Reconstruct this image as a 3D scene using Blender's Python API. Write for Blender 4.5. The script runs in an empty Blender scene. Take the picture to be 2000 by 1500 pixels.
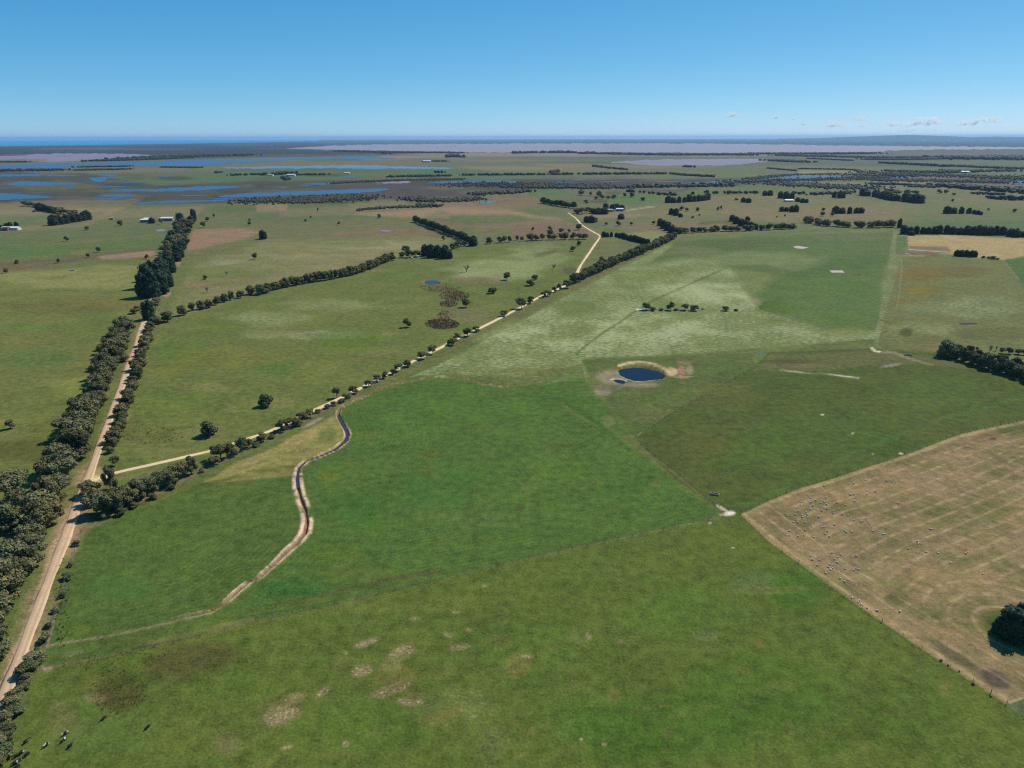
import bpy, bmesh, math, random
import numpy as np
from mathutils import Matrix, Vector

R = math.radians
random.seed(7)
rng = np.random.default_rng(11)
scene = bpy.context.scene
COL = scene.collection

# ------------------------------------------------------------------ camera
H = 120.0                       # drone height over the plain, metres
FPX = 1388.0                    # focal length in pixels of the 2000 px wide photograph
PITCH = math.atan((750 - 269.0) / FPX)
ROLL = -0.0022
cp, sp, cr, sr = math.cos(PITCH), math.sin(PITCH), math.cos(ROLL), math.sin(ROLL)
right = Vector((1, 0, 0)); up = Vector((0, sp, cp)); fwd = Vector((0, cp, -sp))
X = right * cr + up * sr
Y = -right * sr + up * cr
cam = bpy.data.cameras.new('camera')
cam.sensor_width = 36.0
cam.lens = FPX / 2000.0 * 36.0
cam.clip_start = 1.0
cam.clip_end = 300000.0
camo = bpy.data.objects.new('camera', cam)
COL.objects.link(camo)
M = Matrix((X, Y, -fwd)).transposed().to_4x4()
M.translation = Vector((0, 0, H))
camo.matrix_world = M
scene.camera = camo

# ------------------------------------------------------------------ light
SUN_EL, SUN_AZ = 50.0, 52.0     # azimuth clockwise from straight ahead (+Y)
world = bpy.data.worlds.new('World')
scene.world = world
world.use_nodes = True
wn = world.node_tree.nodes; wl = world.node_tree.links
wn.clear()
wo = wn.new('ShaderNodeOutputWorld'); bg = wn.new('ShaderNodeBackground'); sk = wn.new('ShaderNodeTexSky')
sk.sky_type = 'NISHITA'; sk.sun_disc = False
sk.sun_elevation = R(SUN_EL); sk.sun_rotation = R(SUN_AZ)
sk.altitude = 120; sk.air_density = 0.5; sk.dust_density = 0.1; sk.ozone_density = 4.0
bg.inputs['Strength'].default_value = 0.105
sep_ = wn.new('ShaderNodeSeparateColor'); comb = wn.new('ShaderNodeCombineColor'); wl.new(sk.outputs[0], sep_.inputs[0])
for k_, (pw_, mu_) in enumerate(((1.3, .468), (.72, 1.617), (.5, 2.87))):      # the camera's response to the blue of the sky, channel by channel
    a_ = wn.new('ShaderNodeMath'); a_.operation = 'POWER'; a_.inputs[1].default_value = pw_; wl.new(sep_.outputs[k_], a_.inputs[0])
    b_ = wn.new('ShaderNodeMath'); b_.operation = 'MULTIPLY'; b_.inputs[1].default_value = mu_; wl.new(a_.outputs[0], b_.inputs[0]); wl.new(b_.outputs[0], comb.inputs[k_])
wl.new(comb.outputs[0], bg.inputs['Color']); wl.new(bg.outputs[0], wo.inputs['Surface'])
sl = bpy.data.lights.new('sun', 'SUN'); sl.energy = 4.6; sl.angle = R(0.55); sl.color = (1.0, 0.925, 0.77)
so = bpy.data.objects.new('sun', sl); COL.objects.link(so)
sdir = Vector((math.sin(R(SUN_AZ)) * math.cos(R(SUN_EL)), math.cos(R(SUN_AZ)) * math.cos(R(SUN_EL)), math.sin(R(SUN_EL))))
so.rotation_euler = sdir.to_track_quat('Z', 'Y').to_euler()
so.location = (0, 0, 400)
vs = scene.view_settings
vs.view_transform = 'Standard'; vs.look = 'None'; vs.exposure = 0.0; vs.gamma = 1.0; vs.use_curve_mapping = False
scene.cycles.max_bounces = 5; scene.cycles.diffuse_bounces = 2; scene.cycles.glossy_bounces = 2
scene.cycles.transparent_max_bounces = 8; scene.cycles.volume_bounces = 3
scene.cycles.use_denoising = False
scene.cycles.pixel_filter_type = 'BLACKMAN_HARRIS'; scene.cycles.filter_width = 1.2

# ------------------------------------------------------------------ survey: traced map <-> ground plane
def ground_at(px, py):
    """point of the plain (z = 0) under a traced outline point; also metres of view depth there"""
    px = np.asarray(px, float); py = np.asarray(py, float)
    u0 = (px - 1000) / FPX; v0 = (py - 750) / FPX
    u = u0 * cr + v0 * sr
    v = -u0 * sr + v0 * cr
    den = np.maximum(sp + v * cp, 1e-4)
    t = H / den
    return t * u, t * (cp - v * sp), t
def map_of(x, y, z=0.0):
    d = y * cp + (H - z) * sp
    u = x / d; v = ((H - z) * cp - y * sp) / d
    u0 = u * cr - v * sr; v0 = u * sr + v * cr
    return u0 * FPX + 1000, v0 * FPX + 750, d
def P(px, py):
    a, b, c = ground_at(px, py); return float(a), float(b), float(c)

# ------------------------------------------------------------------ helpers
def srgb(c):
    c = np.asarray(c, float) / 255.0
    return np.where(c <= 0.04045, c / 12.92, ((c + 0.055) / 1.055) ** 2.4)
ALB = 0.80
def alb(*c): return tuple(float(v) for v in srgb(c) * ALB)

def tag(o, label=None, cat=None, group=None, kind=None):
    if label: o['label'] = label
    if cat: o['category'] = cat
    if group: o['group'] = group
    if kind: o['kind'] = kind
    return o
def link(o, parent=None):
    COL.objects.link(o)
    if parent is not None: o.parent = parent
    return o
def mesh_np(name, v, f, mats=(), midx=None, smooth=False):
    me = bpy.data.meshes.new(name)
    v = np.asarray(v, np.float32).reshape(-1, 3)
    if isinstance(f, np.ndarray):
        n, k = f.shape
        me.vertices.add(len(v)); me.vertices.foreach_set('co', v.ravel())
        me.loops.add(n * k); me.loops.foreach_set('vertex_index', f.astype(np.int32).ravel())
        me.polygons.add(n); me.polygons.foreach_set('loop_start', (np.arange(n) * k).astype(np.int32))
        me.update(calc_edges=True)
    else:
        me.from_pydata([tuple(map(float, p)) for p in v], [], [tuple(map(int, q)) for q in f]); me.update()
    for m in mats: me.materials.append(m)
    if midx is not None: me.polygons.foreach_set('material_index', np.asarray(midx, np.int32))
    if smooth: me.polygons.foreach_set('use_smooth', np.ones(len(me.polygons), bool))
    return me
def obj(name, me, parent=None):
    return link(bpy.data.objects.new(name, me), parent)
def empty(name, loc, rz=0.0):
    o = bpy.data.objects.new(name, None); o.location = loc; o.rotation_euler = (0, 0, rz)
    o.empty_display_size = 1.0
    return link(o)

class MB:
    """collects boxes, tubes and rings into one mesh"""
    def __init__(s): s.v = []; s.f = []
    def box(s, cx, cy, cz, sx, sy, sz, rz=0.0):
        n = len(s.v); c, q = math.cos(rz), math.sin(rz)
        for dz in (-.5, .5):
            for dx, dy in ((-.5, -.5), (.5, -.5), (.5, .5), (-.5, .5)):
                x, y = dx * sx, dy * sy
                s.v.append((cx + x * c - y * q, cy + x * q + y * c, cz + dz * sz))
        for q4 in ((3, 2, 1, 0), (4, 5, 6, 7), (0, 1, 5, 4), (1, 2, 6, 5), (2, 3, 7, 6), (3, 0, 4, 7)):
            s.f.append(tuple(n + i for i in q4))
        return s
    def tube(s, pts, rad, k=6):
        n0 = len(s.v); pts = [Vector(p) for p in pts]
        for i, p in enumerate(pts):
            d = (pts[min(i + 1, len(pts) - 1)] - pts[max(i - 1, 0)]).normalized()
            a = d.orthogonal().normalized(); b = d.cross(a)
            for j in range(k):
                t = 2 * math.pi * j / k
                s.v.append(tuple(p + (a * math.cos(t) + b * math.sin(t)) * rad[i]))
        for i in range(len(pts) - 1):
            for j in range(k):
                s.f.append((n0 + i * k + j, n0 + i * k + (j + 1) % k, n0 + (i + 1) * k + (j + 1) % k, n0 + (i + 1) * k + j))
        s.f.append(tuple(n0 + (len(pts) - 1) * k + j for j in range(k)))
        return s
    def poly(s, pts):
        n = len(s.v); s.v += [tuple(p) for p in pts]; s.f.append(tuple(range(n, n + len(pts)))); return s
    def mesh(s, name, mat): return mesh_np(name, s.v, s.f, [mat] if mat else [])
    def build(s, name, mat, parent=None): return obj(name, s.mesh(name, mat), parent)

# numpy value noise -------------------------------------------------
_T = rng.random((256, 256)).astype(np.float32)
def vnoise(x, y):
    xi = np.floor(x).astype(np.int64); yi = np.floor(y).astype(np.int64)
    fx = (x - xi).astype(np.float32); fy = (y - yi).astype(np.float32)
    fx = fx * fx * (3 - 2 * fx); fy = fy * fy * (3 - 2 * fy)
    a = _T[xi & 255, yi & 255]; b = _T[(xi + 1) & 255, yi & 255]
    c = _T[xi & 255, (yi + 1) & 255]; d = _T[(xi + 1) & 255, (yi + 1) & 255]
    return (a * (1 - fx) + b * fx) * (1 - fy) + (c * (1 - fx) + d * fx) * fy
def fbm(x, y, wave, octs, foot=None, off=0.0):
    out = np.zeros(x.shape, np.float32); tot = 0.0; a = 1.0
    for i in range(octs):
        w = wave / 2 ** i
        n = vnoise(x / w + 17.3 * i + off, y / w + 9.1 * i - off) - 0.5
        if foot is not None: n = n * np.clip(w / (2.0 * foot) - 0.5, 0, 1)
        out += a * n; tot += a; a *= 0.6
    return out / tot * 2.0          # roughly -1..1

# ------------------------------------------------------------------ node helpers
def nmat(name):
    m = bpy.data.materials.new(name); m.use_nodes = True
    nt = m.node_tree; b = nt.nodes['Principled BSDF']
    return m, nt, b
def N(nt, t, **kw):
    n = nt.nodes.new(t)
    for k, v in kw.items(): setattr(n, k, v)
    return n
def L(nt, a, b): nt.links.new(a, b)
def noise(nt, vec, scale, detail=2.0, rough=0.5):
    n = N(nt, 'ShaderNodeTexNoise'); n.inputs['Scale'].default_value = scale
    n.inputs['Detail'].default_value = detail; n.inputs['Roughness'].default_value = rough
    if vec is not None: L(nt, vec, n.inputs['Vector'])
    return n.outputs['Fac']
def math_(nt, op, a, b=None, clamp=False):
    n = N(nt, 'ShaderNodeMath', operation=op, use_clamp=clamp)
    for i, q in enumerate((a, b)):
        if q is None: continue
        if isinstance(q, (int, float)): n.inputs[i].default_value = q
        else: L(nt, q, n.inputs[i])
    return n.outputs[0]
def rng_(nt, a, f0, f1, t0=0.0, t1=1.0):
    n = N(nt, 'ShaderNodeMapRange'); n.clamp = True
    L(nt, a, n.inputs['Value'])
    for k, q in (('From Min', f0), ('From Max', f1), ('To Min', t0), ('To Max', t1)):
        if isinstance(q, (int, float)): n.inputs[k].default_value = q
        else: L(nt, q, n.inputs[k])
    return n.outputs['Result']
def mix(nt, fac, a, b, blend='MIX'):
    n = N(nt, 'ShaderNodeMix', data_type='RGBA', blend_type=blend)
    if isinstance(fac, (int, float)): n.inputs['Factor'].default_value = fac
    else: L(nt, fac, n.inputs['Factor'])
    for k, q in (('A', a), ('B', b)):
        s = [i for i in n.inputs if i.name == k and i.type == 'RGBA'][0]
        if isinstance(q, tuple): s.default_value = (*q[:3], 1)
        else: L(nt, q, s)
    return [o for o in n.outputs if o.type == 'RGBA'][0]
def scale_col(nt, col, fac):
    n = N(nt, 'ShaderNodeVectorMath', operation='SCALE'); L(nt, col, n.inputs[0])
    if isinstance(fac, (int, float)): n.inputs['Scale'].default_value = fac
    else: L(nt, fac, n.inputs['Scale'])
    return n.outputs[0]

# ------------------------------------------------------------------ materials
def ground_material(name, rows=None):
    m, nt, b = nmat(name)
    geo = N(nt, 'ShaderNodeNewGeometry'); pos = geo.outputs['Position']
    at = N(nt, 'ShaderNodeAttribute', attribute_name='land_colour')
    fl = N(nt, 'ShaderNodeAttribute', attribute_name='flecks')
    sep = N(nt, 'ShaderNodeSeparateColor'); L(nt, fl.outputs['Color'], sep.inputs[0])
    n1 = noise(nt, pos, 1.5, 3.0, 0.65)
    n2 = noise(nt, pos, 0.30, 3.0, 0.6)
    n3 = noise(nt, pos, 0.055, 3.0, 0.55)
    mp = N(nt, 'ShaderNodeMapping'); mp.inputs['Rotation'].default_value = (0, 0, R(28)); mp.inputs['Scale'].default_value = (0.30, 0.66, 0.3)
    L(nt, pos, mp.inputs['Vector'])
    ns = noise(nt, mp.outputs[0], 1.0, 3.0, 0.65)
    # light / dark grain at three sizes
    g = math_(nt, 'ADD', rng_(nt, n1, 0.25, 0.75, -0.36, 0.36), rng_(nt, n2, 0.3, 0.7, -0.26, 0.26))
    g = math_(nt, 'ADD', g, rng_(nt, n3, 0.3, 0.7, -0.13, 0.13))
    col = scale_col(nt, at.outputs['Color'], math_(nt, 'ADD', g, 1.0))
    # yellowing / greening
    col = mix(nt, rng_(nt, n3, 0.50, 0.72, 0, 0.30), col, mix(nt, 1.0, col, (1.22, 0.98, 0.80), 'MULTIPLY'))
    col = mix(nt, rng_(nt, noise(nt, pos, 0.11, 2.0), 0.52, 0.7, 0, 0.38), col, mix(nt, 1.0, col, (0.82, 0.98, 0.80), 'MULTIPLY'))
    nh = noise(nt, pos, 0.85, 3.0, 0.6)
    col = mix(nt, rng_(nt, nh, 0.50, 0.68, 0, 0.42), col, mix(nt, 1.0, col, (1.30, 1.10, 0.92), 'MULTIPLY'))
    col = mix(nt, rng_(nt, nh, 0.48, 0.32, 0, 0.45), col, mix(nt, 1.0, col, (0.70, 0.80, 0.66), 'MULTIPLY'))
    # pale seed heads, straw, dark tussocks: how many is in the attribute
    pl_ = rng_(nt, noise(nt, pos, 0.028, 4.0, 0.6), 0.36, 0.62, 0.10, 0.34)
    t = math_(nt, 'MULTIPLY', sep.outputs[0], pl_)
    f1 = rng_(nt, math_(nt, 'ADD', ns, t), 0.66, 0.78)
    col = mix(nt, math_(nt, 'MULTIPLY', f1, math_(nt, 'MULTIPLY', sep.outputs[0], 0.95, True)), col, alb(174, 180, 134))
    t = math_(nt, 'MULTIPLY', sep.outputs[1], 0.30)
    nst = noise(nt, pos, 1.35, 4.0, 0.74)
    f2 = rng_(nt, math_(nt, 'ADD', nst, t), 0.68, 0.80)
    col = mix(nt, math_(nt, 'MULTIPLY', f2, rng_(nt, sep.outputs[1], 0, .5)), col, alb(192, 168, 138))
    t = math_(nt, 'MULTIPLY', sep.outputs[2], 0.30)
    f3 = rng_(nt, math_(nt, 'ADD', noise(nt, pos, 0.62, 3.0, 0.7), t), 0.66, 0.78)
    col = mix(nt, math_(nt, 'MULTIPLY', f3, rng_(nt, sep.outputs[2], 0, .5)), col, alb(84, 72, 52))
    if rows:
        ph = N(nt, 'ShaderNodeAttribute', attribute_name='row_distance')
        wob = math_(nt, 'ADD', ph.outputs['Fac'], rng_(nt, noise(nt, pos, 0.2, 1.0), 0, 1, -0.3, 0.3))
        if rows == 'crop':
            w = math_(nt, 'SINE', math_(nt, 'MULTIPLY', wob, 2 * math.pi / 1.9))
            a = rng_(nt, noise(nt, pos, 0.02, 3.0), 0.42, 0.62, 0.01, 0.075)
            col = scale_col(nt, col, math_(nt, 'ADD', 1.0, math_(nt, 'MULTIPLY', w, a)))
        else:
            w = math_(nt, 'SINE', math_(nt, 'MULTIPLY', wob, 2 * math.pi / 5.8))
            band = rng_(nt, w, 0.35, 1.0)
            fine = rng_(nt, math_(nt, 'SINE', math_(nt, 'MULTIPLY', wob, 2 * math.pi / 1.55)), -0.4, 1.0)
            patch = rng_(nt, noise(nt, pos, 0.045, 4.0, 0.6), 0.40, 0.64)
            k = math_(nt, 'ADD', math_(nt, 'MULTIPLY', patch, 0.80), math_(nt, 'MULTIPLY', band, -0.30))
            k = math_(nt, 'ADD', k, math_(nt, 'MULTIPLY', fine, -0.16), True)
            k = math_(nt, 'ADD', k, rng_(nt, n1, 0.3, 0.7, -0.12, 0.22), True)
            col = mix(nt, k, col, mix(nt, 1.0, col, (0.43, 0.68, 0.40), 'MULTIPLY'))
            col = mix(nt, math_(nt, 'MULTIPLY', rng_(nt, w, 0.80, 1.0), rng_(nt, n2, 0.42, 0.66, 0.0, 0.42)), col, alb(196, 176, 134))
    L(nt, col, b.inputs['Base Color'])
    b.inputs['Roughness'].default_value = 0.95
    b.inputs['Specular IOR Level'].default_value = 0.08
    bp = N(nt, 'ShaderNodeBump'); bp.inputs['Strength'].default_value = 0.55; bp.inputs['Distance'].default_value = 0.35
    L(nt, math_(nt, 'ADD', n1, math_(nt, 'MULTIPLY', n2, 1.4)), bp.inputs['Height']); L(nt, bp.outputs[0], b.inputs['Normal'])
    return m
GRASS = ground_material('pasture')
CROP = ground_material('sown_crop', 'crop')
STUB = ground_material('stubble', 'stubble')

def soil_material(name, c1, c2, scale=0.35, c3=None, streak=None):
    m, nt, b = nmat(name)
    pos = N(nt, 'ShaderNodeNewGeometry').outputs['Position']
    col = mix(nt, rng_(nt, noise(nt, pos, scale, 4.0, 0.65), 0.35, 0.65), c1, c2)
    col = mix(nt, rng_(nt, noise(nt, pos, scale * 5, 3.0, 0.7), 0.45, 0.8, 0, .6), col, c3 or c2)
    if streak:
        uv = N(nt, 'ShaderNodeAttribute', attribute_name='across')
        w = math_(nt, 'ABSOLUTE', math_(nt, 'SUBTRACT', math_(nt, 'ABSOLUTE', uv.outputs['Fac']), 0.42))
        col = mix(nt, math_(nt, 'MULTIPLY', rng_(nt, w, 0.28, 0.0), rng_(nt, noise(nt, pos, 0.08, 2.0), .3, .6, .25, .8)), col, streak)
    L(nt, col, b.inputs['Base Color']); b.inputs['Roughness'].default_value = 0.95; b.inputs['Specular IOR Level'].default_value = 0.1
    bp = N(nt, 'ShaderNodeBump'); bp.inputs['Strength'].default_value = 0.5; bp.inputs['Distance'].default_value = 0.15
    L(nt, noise(nt, pos, 1.2, 4.0, .7), bp.inputs['Height']); L(nt, bp.outputs[0], b.inputs['Normal'])
    return m
GRAVEL = soil_material('pale_gravel', alb(222, 192, 156), alb(206, 174, 140), 0.25, alb(232, 206, 172), alb(186, 156, 126))
SANDTRACK = soil_material('sand_track', alb(238, 214, 164), alb(222, 192, 142), 0.3, alb(242, 222, 180), alb(246, 228, 190))
MUDPAD = soil_material('pale_clay', alb(206, 190, 180), alb(186, 166, 156), 0.2, alb(216, 204, 194))
WHITEWRAP = soil_material('white_wrap', alb(222, 226, 222), alb(205, 212, 208), 0.6)

def water_material(name, deep, rough=0.12, wave=0.5, dist=0.25, spec=0.5):
    m, nt, b = nmat(name)
    pos = N(nt, 'ShaderNodeNewGeometry').outputs['Position']
    n = noise(nt, pos, 0.006, 3.0, .6)
    col = mix(nt, rng_(nt, n, .35, .65), deep, tuple(c * 0.8 for c in deep))
    L(nt, col, b.inputs['Base Color']); b.inputs['Roughness'].default_value = rough
    b.inputs['Specular IOR Level'].default_value = spec; b.inputs['IOR'].default_value = 1.33
    bp = N(nt, 'ShaderNodeBump'); bp.inputs['Strength'].default_value = wave; bp.inputs['Distance'].default_value = dist
    L(nt, noise(nt, pos, 0.55, 3.0, .6), bp.inputs['Height']); L(nt, bp.outputs[0], b.inputs['Normal'])
    return m
WBLUE = water_material('blue_water', alb(48, 66, 104), 0.25, 0.6, 0.3, 0.4)
WDAM = water_material('dam_water', alb(26, 32, 50), 0.10, 0.25, 0.10, 0.22)
WLAKE = water_material('lake_water', alb(172, 156, 160), 0.5, 0.3, 0.3, 0.2)
WLILAC = water_material('silty_water', alb(150, 140, 150), 0.5, 0.3, 0.3, 0.25)
WPALE = water_material('pale_water', alb(112, 148, 172), 0.4, 0.3, 0.3)
WSEA = water_material('sea_water', alb(8, 168, 205), 0.7, 0.2, 0.3, 0.05)
WDRAIN = water_material('peaty_water', alb(74, 60, 76), 0.2, 0.15, 0.06, 0.3)

def leaf_material(name, lo, hi, warm, trans=0.0):
    m, nt, b = nmat(name)
    oi = N(nt, 'ShaderNodeObjectInfo')
    at = N(nt, 'ShaderNodeAttribute', attribute_name='clump')
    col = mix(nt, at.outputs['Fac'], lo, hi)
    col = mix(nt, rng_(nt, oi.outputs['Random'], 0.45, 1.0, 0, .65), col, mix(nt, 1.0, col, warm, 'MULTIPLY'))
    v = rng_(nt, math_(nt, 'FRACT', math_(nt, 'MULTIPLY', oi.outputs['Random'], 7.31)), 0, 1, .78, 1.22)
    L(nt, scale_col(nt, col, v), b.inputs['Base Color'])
    b.inputs['Roughness'].default_value = 0.75; b.inputs['Specular IOR Level'].default_value = 0.2
    return m
EUC = leaf_material('eucalypt_leaves', alb(84, 88, 56), alb(134, 134, 92), (1.18, 0.96, 0.84))
CYP = leaf_material('cypress_leaves', alb(34, 54, 40), alb(60, 80, 58), (0.9, 1.05, 1.0))
PINE = leaf_material('pine_needles', alb(48, 68, 46), alb(78, 98, 66), (1.05, 1.0, .9))
SHRUB = leaf_material('shrub_leaves', alb(72, 84, 50), alb(112, 122, 80), (1.1, .98, .9))
BRUSH = leaf_material('swamp_scrub', alb(70, 70, 54), alb(98, 94, 72), (1.1, .95, .9))
FARWOOD = leaf_material('far_wood', alb(46, 56, 42), alb(62, 72, 52), (1.05, .97, .9))
def plain(name, c, rough=.8, metal=0.0, c2=None, sc=2.0):
    m, nt, b = nmat(name)
    pos = N(nt, 'ShaderNodeTexCoord').outputs['Object']
    L(nt, mix(nt, rng_(nt, noise(nt, pos, sc, 3.0), .3, .7), c, c2 or tuple(v * .8 for v in c)), b.inputs['Base Color'])
    b.inputs['Roughness'].default_value = rough; b.inputs['Metallic'].default_value = metal
    return m
BARK = plain('bark', alb(120, 108, 94), .9, 0, alb(84, 74, 64), 3)
DEADWOOD = plain('dead_wood', alb(158, 146, 140), .9, 0, alb(120, 108, 104), 2)
TIMBER = plain('grey_timber', alb(150, 140, 138), .9, 0, alb(104, 96, 98), 1)
POST = plain('fence_post', alb(120, 112, 100), .9)
WIRE = plain('fence_wire', alb(130, 128, 122), .6, 0.3)
CONC = plain('concrete', alb(196, 184, 160), .9, 0, alb(160, 148, 130), 3)
WALLW = plain('white_wall', alb(236, 236, 232), .7)
WALLG = plain('grey_wall', alb(150, 146, 140), .8)
WALLR = plain('brick_wall', alb(150, 108, 92), .9)
ROOFW = plain('white_roof', alb(244, 246, 248), .45, 0, alb(228, 232, 236), .6)
ROOFG = plain('zinc_roof', alb(178, 182, 184), .5, 0.2)
ROOFR = plain('red_roof', alb(120, 62, 56), .8)
GLASS = plain('dark_glass', alb(30, 36, 44), .1)
DOOR = plain('dark_door', alb(70, 68, 66), .7)
TANKM = plain('tank_plastic', alb(214, 220, 210), .5)

# ------------------------------------------------------------------ traced outlines (photo map coordinates)
ROAD_A = [(-46, 1504), (-25, 1450), (2, 1380), (13, 1350), (43, 1272), (70, 1200), (80, 1175), (99, 1125), (109, 1100), (128, 1050), (147, 1000), (162, 960), (171, 937),
          (185, 900), (198, 862), (209, 832), (216, 812), (230, 775), (239, 750), (252, 712), (266, 675), (275, 645), (284, 620), (296, 590),
          (308, 560), (318, 538), (326, 518), (338, 498), (348, 479), (358, 455), (365, 437), (367, 428)]
ROAD_B = [(172, 941), (195, 934), (222, 925), (310, 905), (372, 890), (416, 880), (470, 862), (525, 843), (565, 825), (602, 807), (632, 793), (665, 778), (700, 760),
          (735, 743), (785, 717), (812, 703), (862, 678), (905, 656), (945, 637), (975, 622), (1000, 609), (1032, 592), (1060, 577), (1095, 562), (1119, 549),
          (1126, 535), (1135, 517), (1150, 495), (1160, 480), (1171, 464), (1169, 459), (1160, 454), (1137, 440), (1125, 427), (1110, 416)]
DRAIN = [(987, 755), (945, 750), (912, 742), (890, 737), (857, 736), (825, 740), (787, 747), (750, 757), (712, 775), (685, 787), (664, 797), (660, 810), (668, 826), (676, 840),
         (679, 850), (674, 862), (655, 877), (625, 890), (597, 901), (584, 913), (580, 932), (582, 952), (587, 972), (596, 995), (600, 1020), (595, 1042),
         (580, 1060), (560, 1077), (535, 1102), (507, 1127), (487, 1136), (462, 1157), (435, 1180), (410, 1195), (362, 1204), (300, 1221), (212, 1241), (112, 1257)]
TRACK = [(1128, 690), (1140, 678), (1175, 652), (1215, 626), (1245, 605), (1285, 582), (1345, 556), (1422, 521)]
P_CROPS = [(150, 1046), (200, 1012), (300, 985), (385, 945), (450, 940), (572, 930), (580, 932), (582, 952), (587, 972), (596, 995), (600, 1020), (595, 1042),
           (580, 1060), (560, 1077), (535, 1102), (507, 1127), (487, 1136), (462, 1157), (435, 1180), (410, 1195), (362, 1204), (300, 1221), (212, 1241), (95, 1262), (104, 1220)]
P_CROPB = [(410, 1195), (435, 1180), (462, 1157), (487, 1136), (507, 1127), (535, 1102), (560, 1077), (580, 1060), (595, 1042), (600, 1020), (596, 995), (587, 972), (582, 952),
           (580, 932), (584, 913), (597, 901), (625, 890), (655, 877), (674, 862), (679, 850), (676, 840), (668, 826), (660, 810), (664, 797), (685, 787), (712, 775), (750, 757),
           (787, 747), (825, 740), (857, 736), (890, 737), (912, 742), (945, 752), (1000, 758), (1060, 760), (1110, 770), (1150, 800), (1190, 838), (1240, 880), (1320, 938), (1404, 1000),
           (1385, 1016), (1180, 1058), (1000, 1098), (870, 1127), (740, 1155), (635, 1185), (520, 1205), (430, 1216), (400, 1208)]
P_STUB = [(1447, 1006), (1500, 980), (1560, 955), (1620, 938), (1750, 895), (1830, 866), (1875, 849), (1940, 834), (2000, 822), (2200, 780), (2250, 1300), (2000, 1366), (1966, 1376), (1900, 1332),
          (1800, 1268), (1700, 1199), (1650, 1166), (1560, 1100), (1500, 1056)]
P_OLIVE = [(1240, 855), (1300, 812), (1400, 756), (1474, 715), (1500, 690), (1700, 682), (1840, 690), (1850, 700), (2000, 745), (2250, 830), (2200, 780), (2000, 822), (1940, 834), (1875, 849), (1830, 866), (1750, 895),
           (1620, 938), (1560, 955), (1500, 980), (1447, 1006), (1412, 1000), (1320, 938)]
P_DAM = [(1138, 706), (1300, 698), (1470, 690), (1474, 715), (1400, 756), (1300, 812), (1240, 855), (1190, 790)]
P_PALE = [(800, 736), (857, 712), (1000, 636), (1120, 570), (1325, 466), (1480, 457), (1745, 448), (1728, 560), (1710, 664), (1470, 688), (1138, 704), (1150, 735), (1060, 752), (960, 742), (890, 730)]
P_TRI = [(395, 944), (480, 900), (560, 862), (650, 812), (660, 810), (668, 826), (676, 840), (679, 850), (674, 862), (655, 877), (625, 890), (597, 901), (584, 913), (575, 928), (450, 940)]
P_FORE = [(70, 1314), (107, 1301), (227, 1279), (300, 1262), (390, 1245), (500, 1213), (635, 1192), (740, 1160), (870, 1131), (1000, 1100), (1180, 1060), (1412, 1010), (1447, 1006), (1500, 1056), (1560, 1100),
          (1650, 1166), (1700, 1199), (1800, 1268), (1900, 1332), (1966, 1376), (2000, 1400), (2150, 1520), (2300, 2200), (-1500, 2200), (-200, 1560), (10, 1500), (30, 1420)]
P_STRAW = [(1772, 460), (1850, 459), (2000, 466), (2200, 478), (2200, 500), (2000, 503), (1955, 507), (1900, 506), (1860, 496), (1775, 488)]
P_RUST = [(1762, 502), (1860, 498), (1960, 508), (2000, 530), (2200, 600), (2250, 790), (2000, 735), (1850, 690), (1715, 678), (1735, 590)]
P_WEST = [(270, 640), (225, 710), (180, 790), (120, 900), (60, 1000), (0, 1040), (-700, 1300), (-900, 540), (0, 535), (150, 522), (300, 503)]
P_MID = [(290, 640), (490, 578), (700, 536), (800, 502), (930, 482), (1160, 470), (1128, 530), (1119, 549), (1032, 592), (905, 656), (785, 717), (665, 778), (525, 843), (416, 880), (222, 925), (190, 905), (215, 850), (255, 730)]
DAM = [(1209, 722), (1214, 719), (1226, 716.5), (1250, 716), (1268, 718.5), (1284, 723), (1297, 729), (1300, 733), (1293, 736.5), (1280, 739), (1262, 741.5), (1244, 742), (1230, 738), (1222, 734.5), (1212, 729)]
PUDDLE = [(1198, 741), (1208, 740), (1222, 744), (1218, 748), (1206, 746)]
BLUEDAM = [(828, 551), (832, 547.5), (843, 546.5), (855, 547.5), (861, 550.5), (858, 553.5), (845, 554), (832, 553.8)]
ISLAND = (1985, 1230)

# ------------------------------------------------------------------ ground sheet
ang_d = np.arange(R(-47), R(47), 2.3 / 2000 * 1.02)
ang = np.concatenate([np.linspace(-math.pi, R(-47), 40)[:-1], ang_d, np.linspace(R(47), math.pi, 40)[:-1]])
NA = len(ang)
ys = np.concatenate([np.arange(1640, 300, -2.5), np.arange(300, 282, -1.6), np.arange(282, 272.2, -1.0)])
tt = sp + (ys - 750) / FPX * cp
rad = H / tt * (cp - (ys - 750) / FPX * sp)
rad = np.concatenate([[0.5, 30, 55, 75], rad[rad > 80], [60000.0]])
NR = len(rad)
AA, RR = np.meshgrid(ang, rad, indexing='ij')
gx = (np.sin(AA) * RR).ravel(); gy = (np.cos(AA) * RR).ravel()
seen = (np.abs(AA.ravel()) <= R(47.5)) & (RR.ravel() > 60)
d0 = np.maximum(gy * cp + H * sp, 30)
mx, my, _ = map_of(gx, np.where(seen, gy, np.maximum(gy, 60)))
foot = np.hypot(gx, gy) ** 2 / (H * FPX) * 2.5 + 0.2         # metres one grid cell spans, along the ground
ff = np.minimum(foot, 400)
latf = np.hypot(gx, gy) / FPX * 2.5
nb1 = fbm(gx, gy, 260, 7, ff * .5); nb2 = fbm(gx, gy, 90, 6, ff * .5, 3.7); nb3 = fbm(gx, gy, 22, 5, ff * .5, 8.2)
nbig = fbm(gx, gy, 1400, 7, ff * .5, 5.1)
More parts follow.
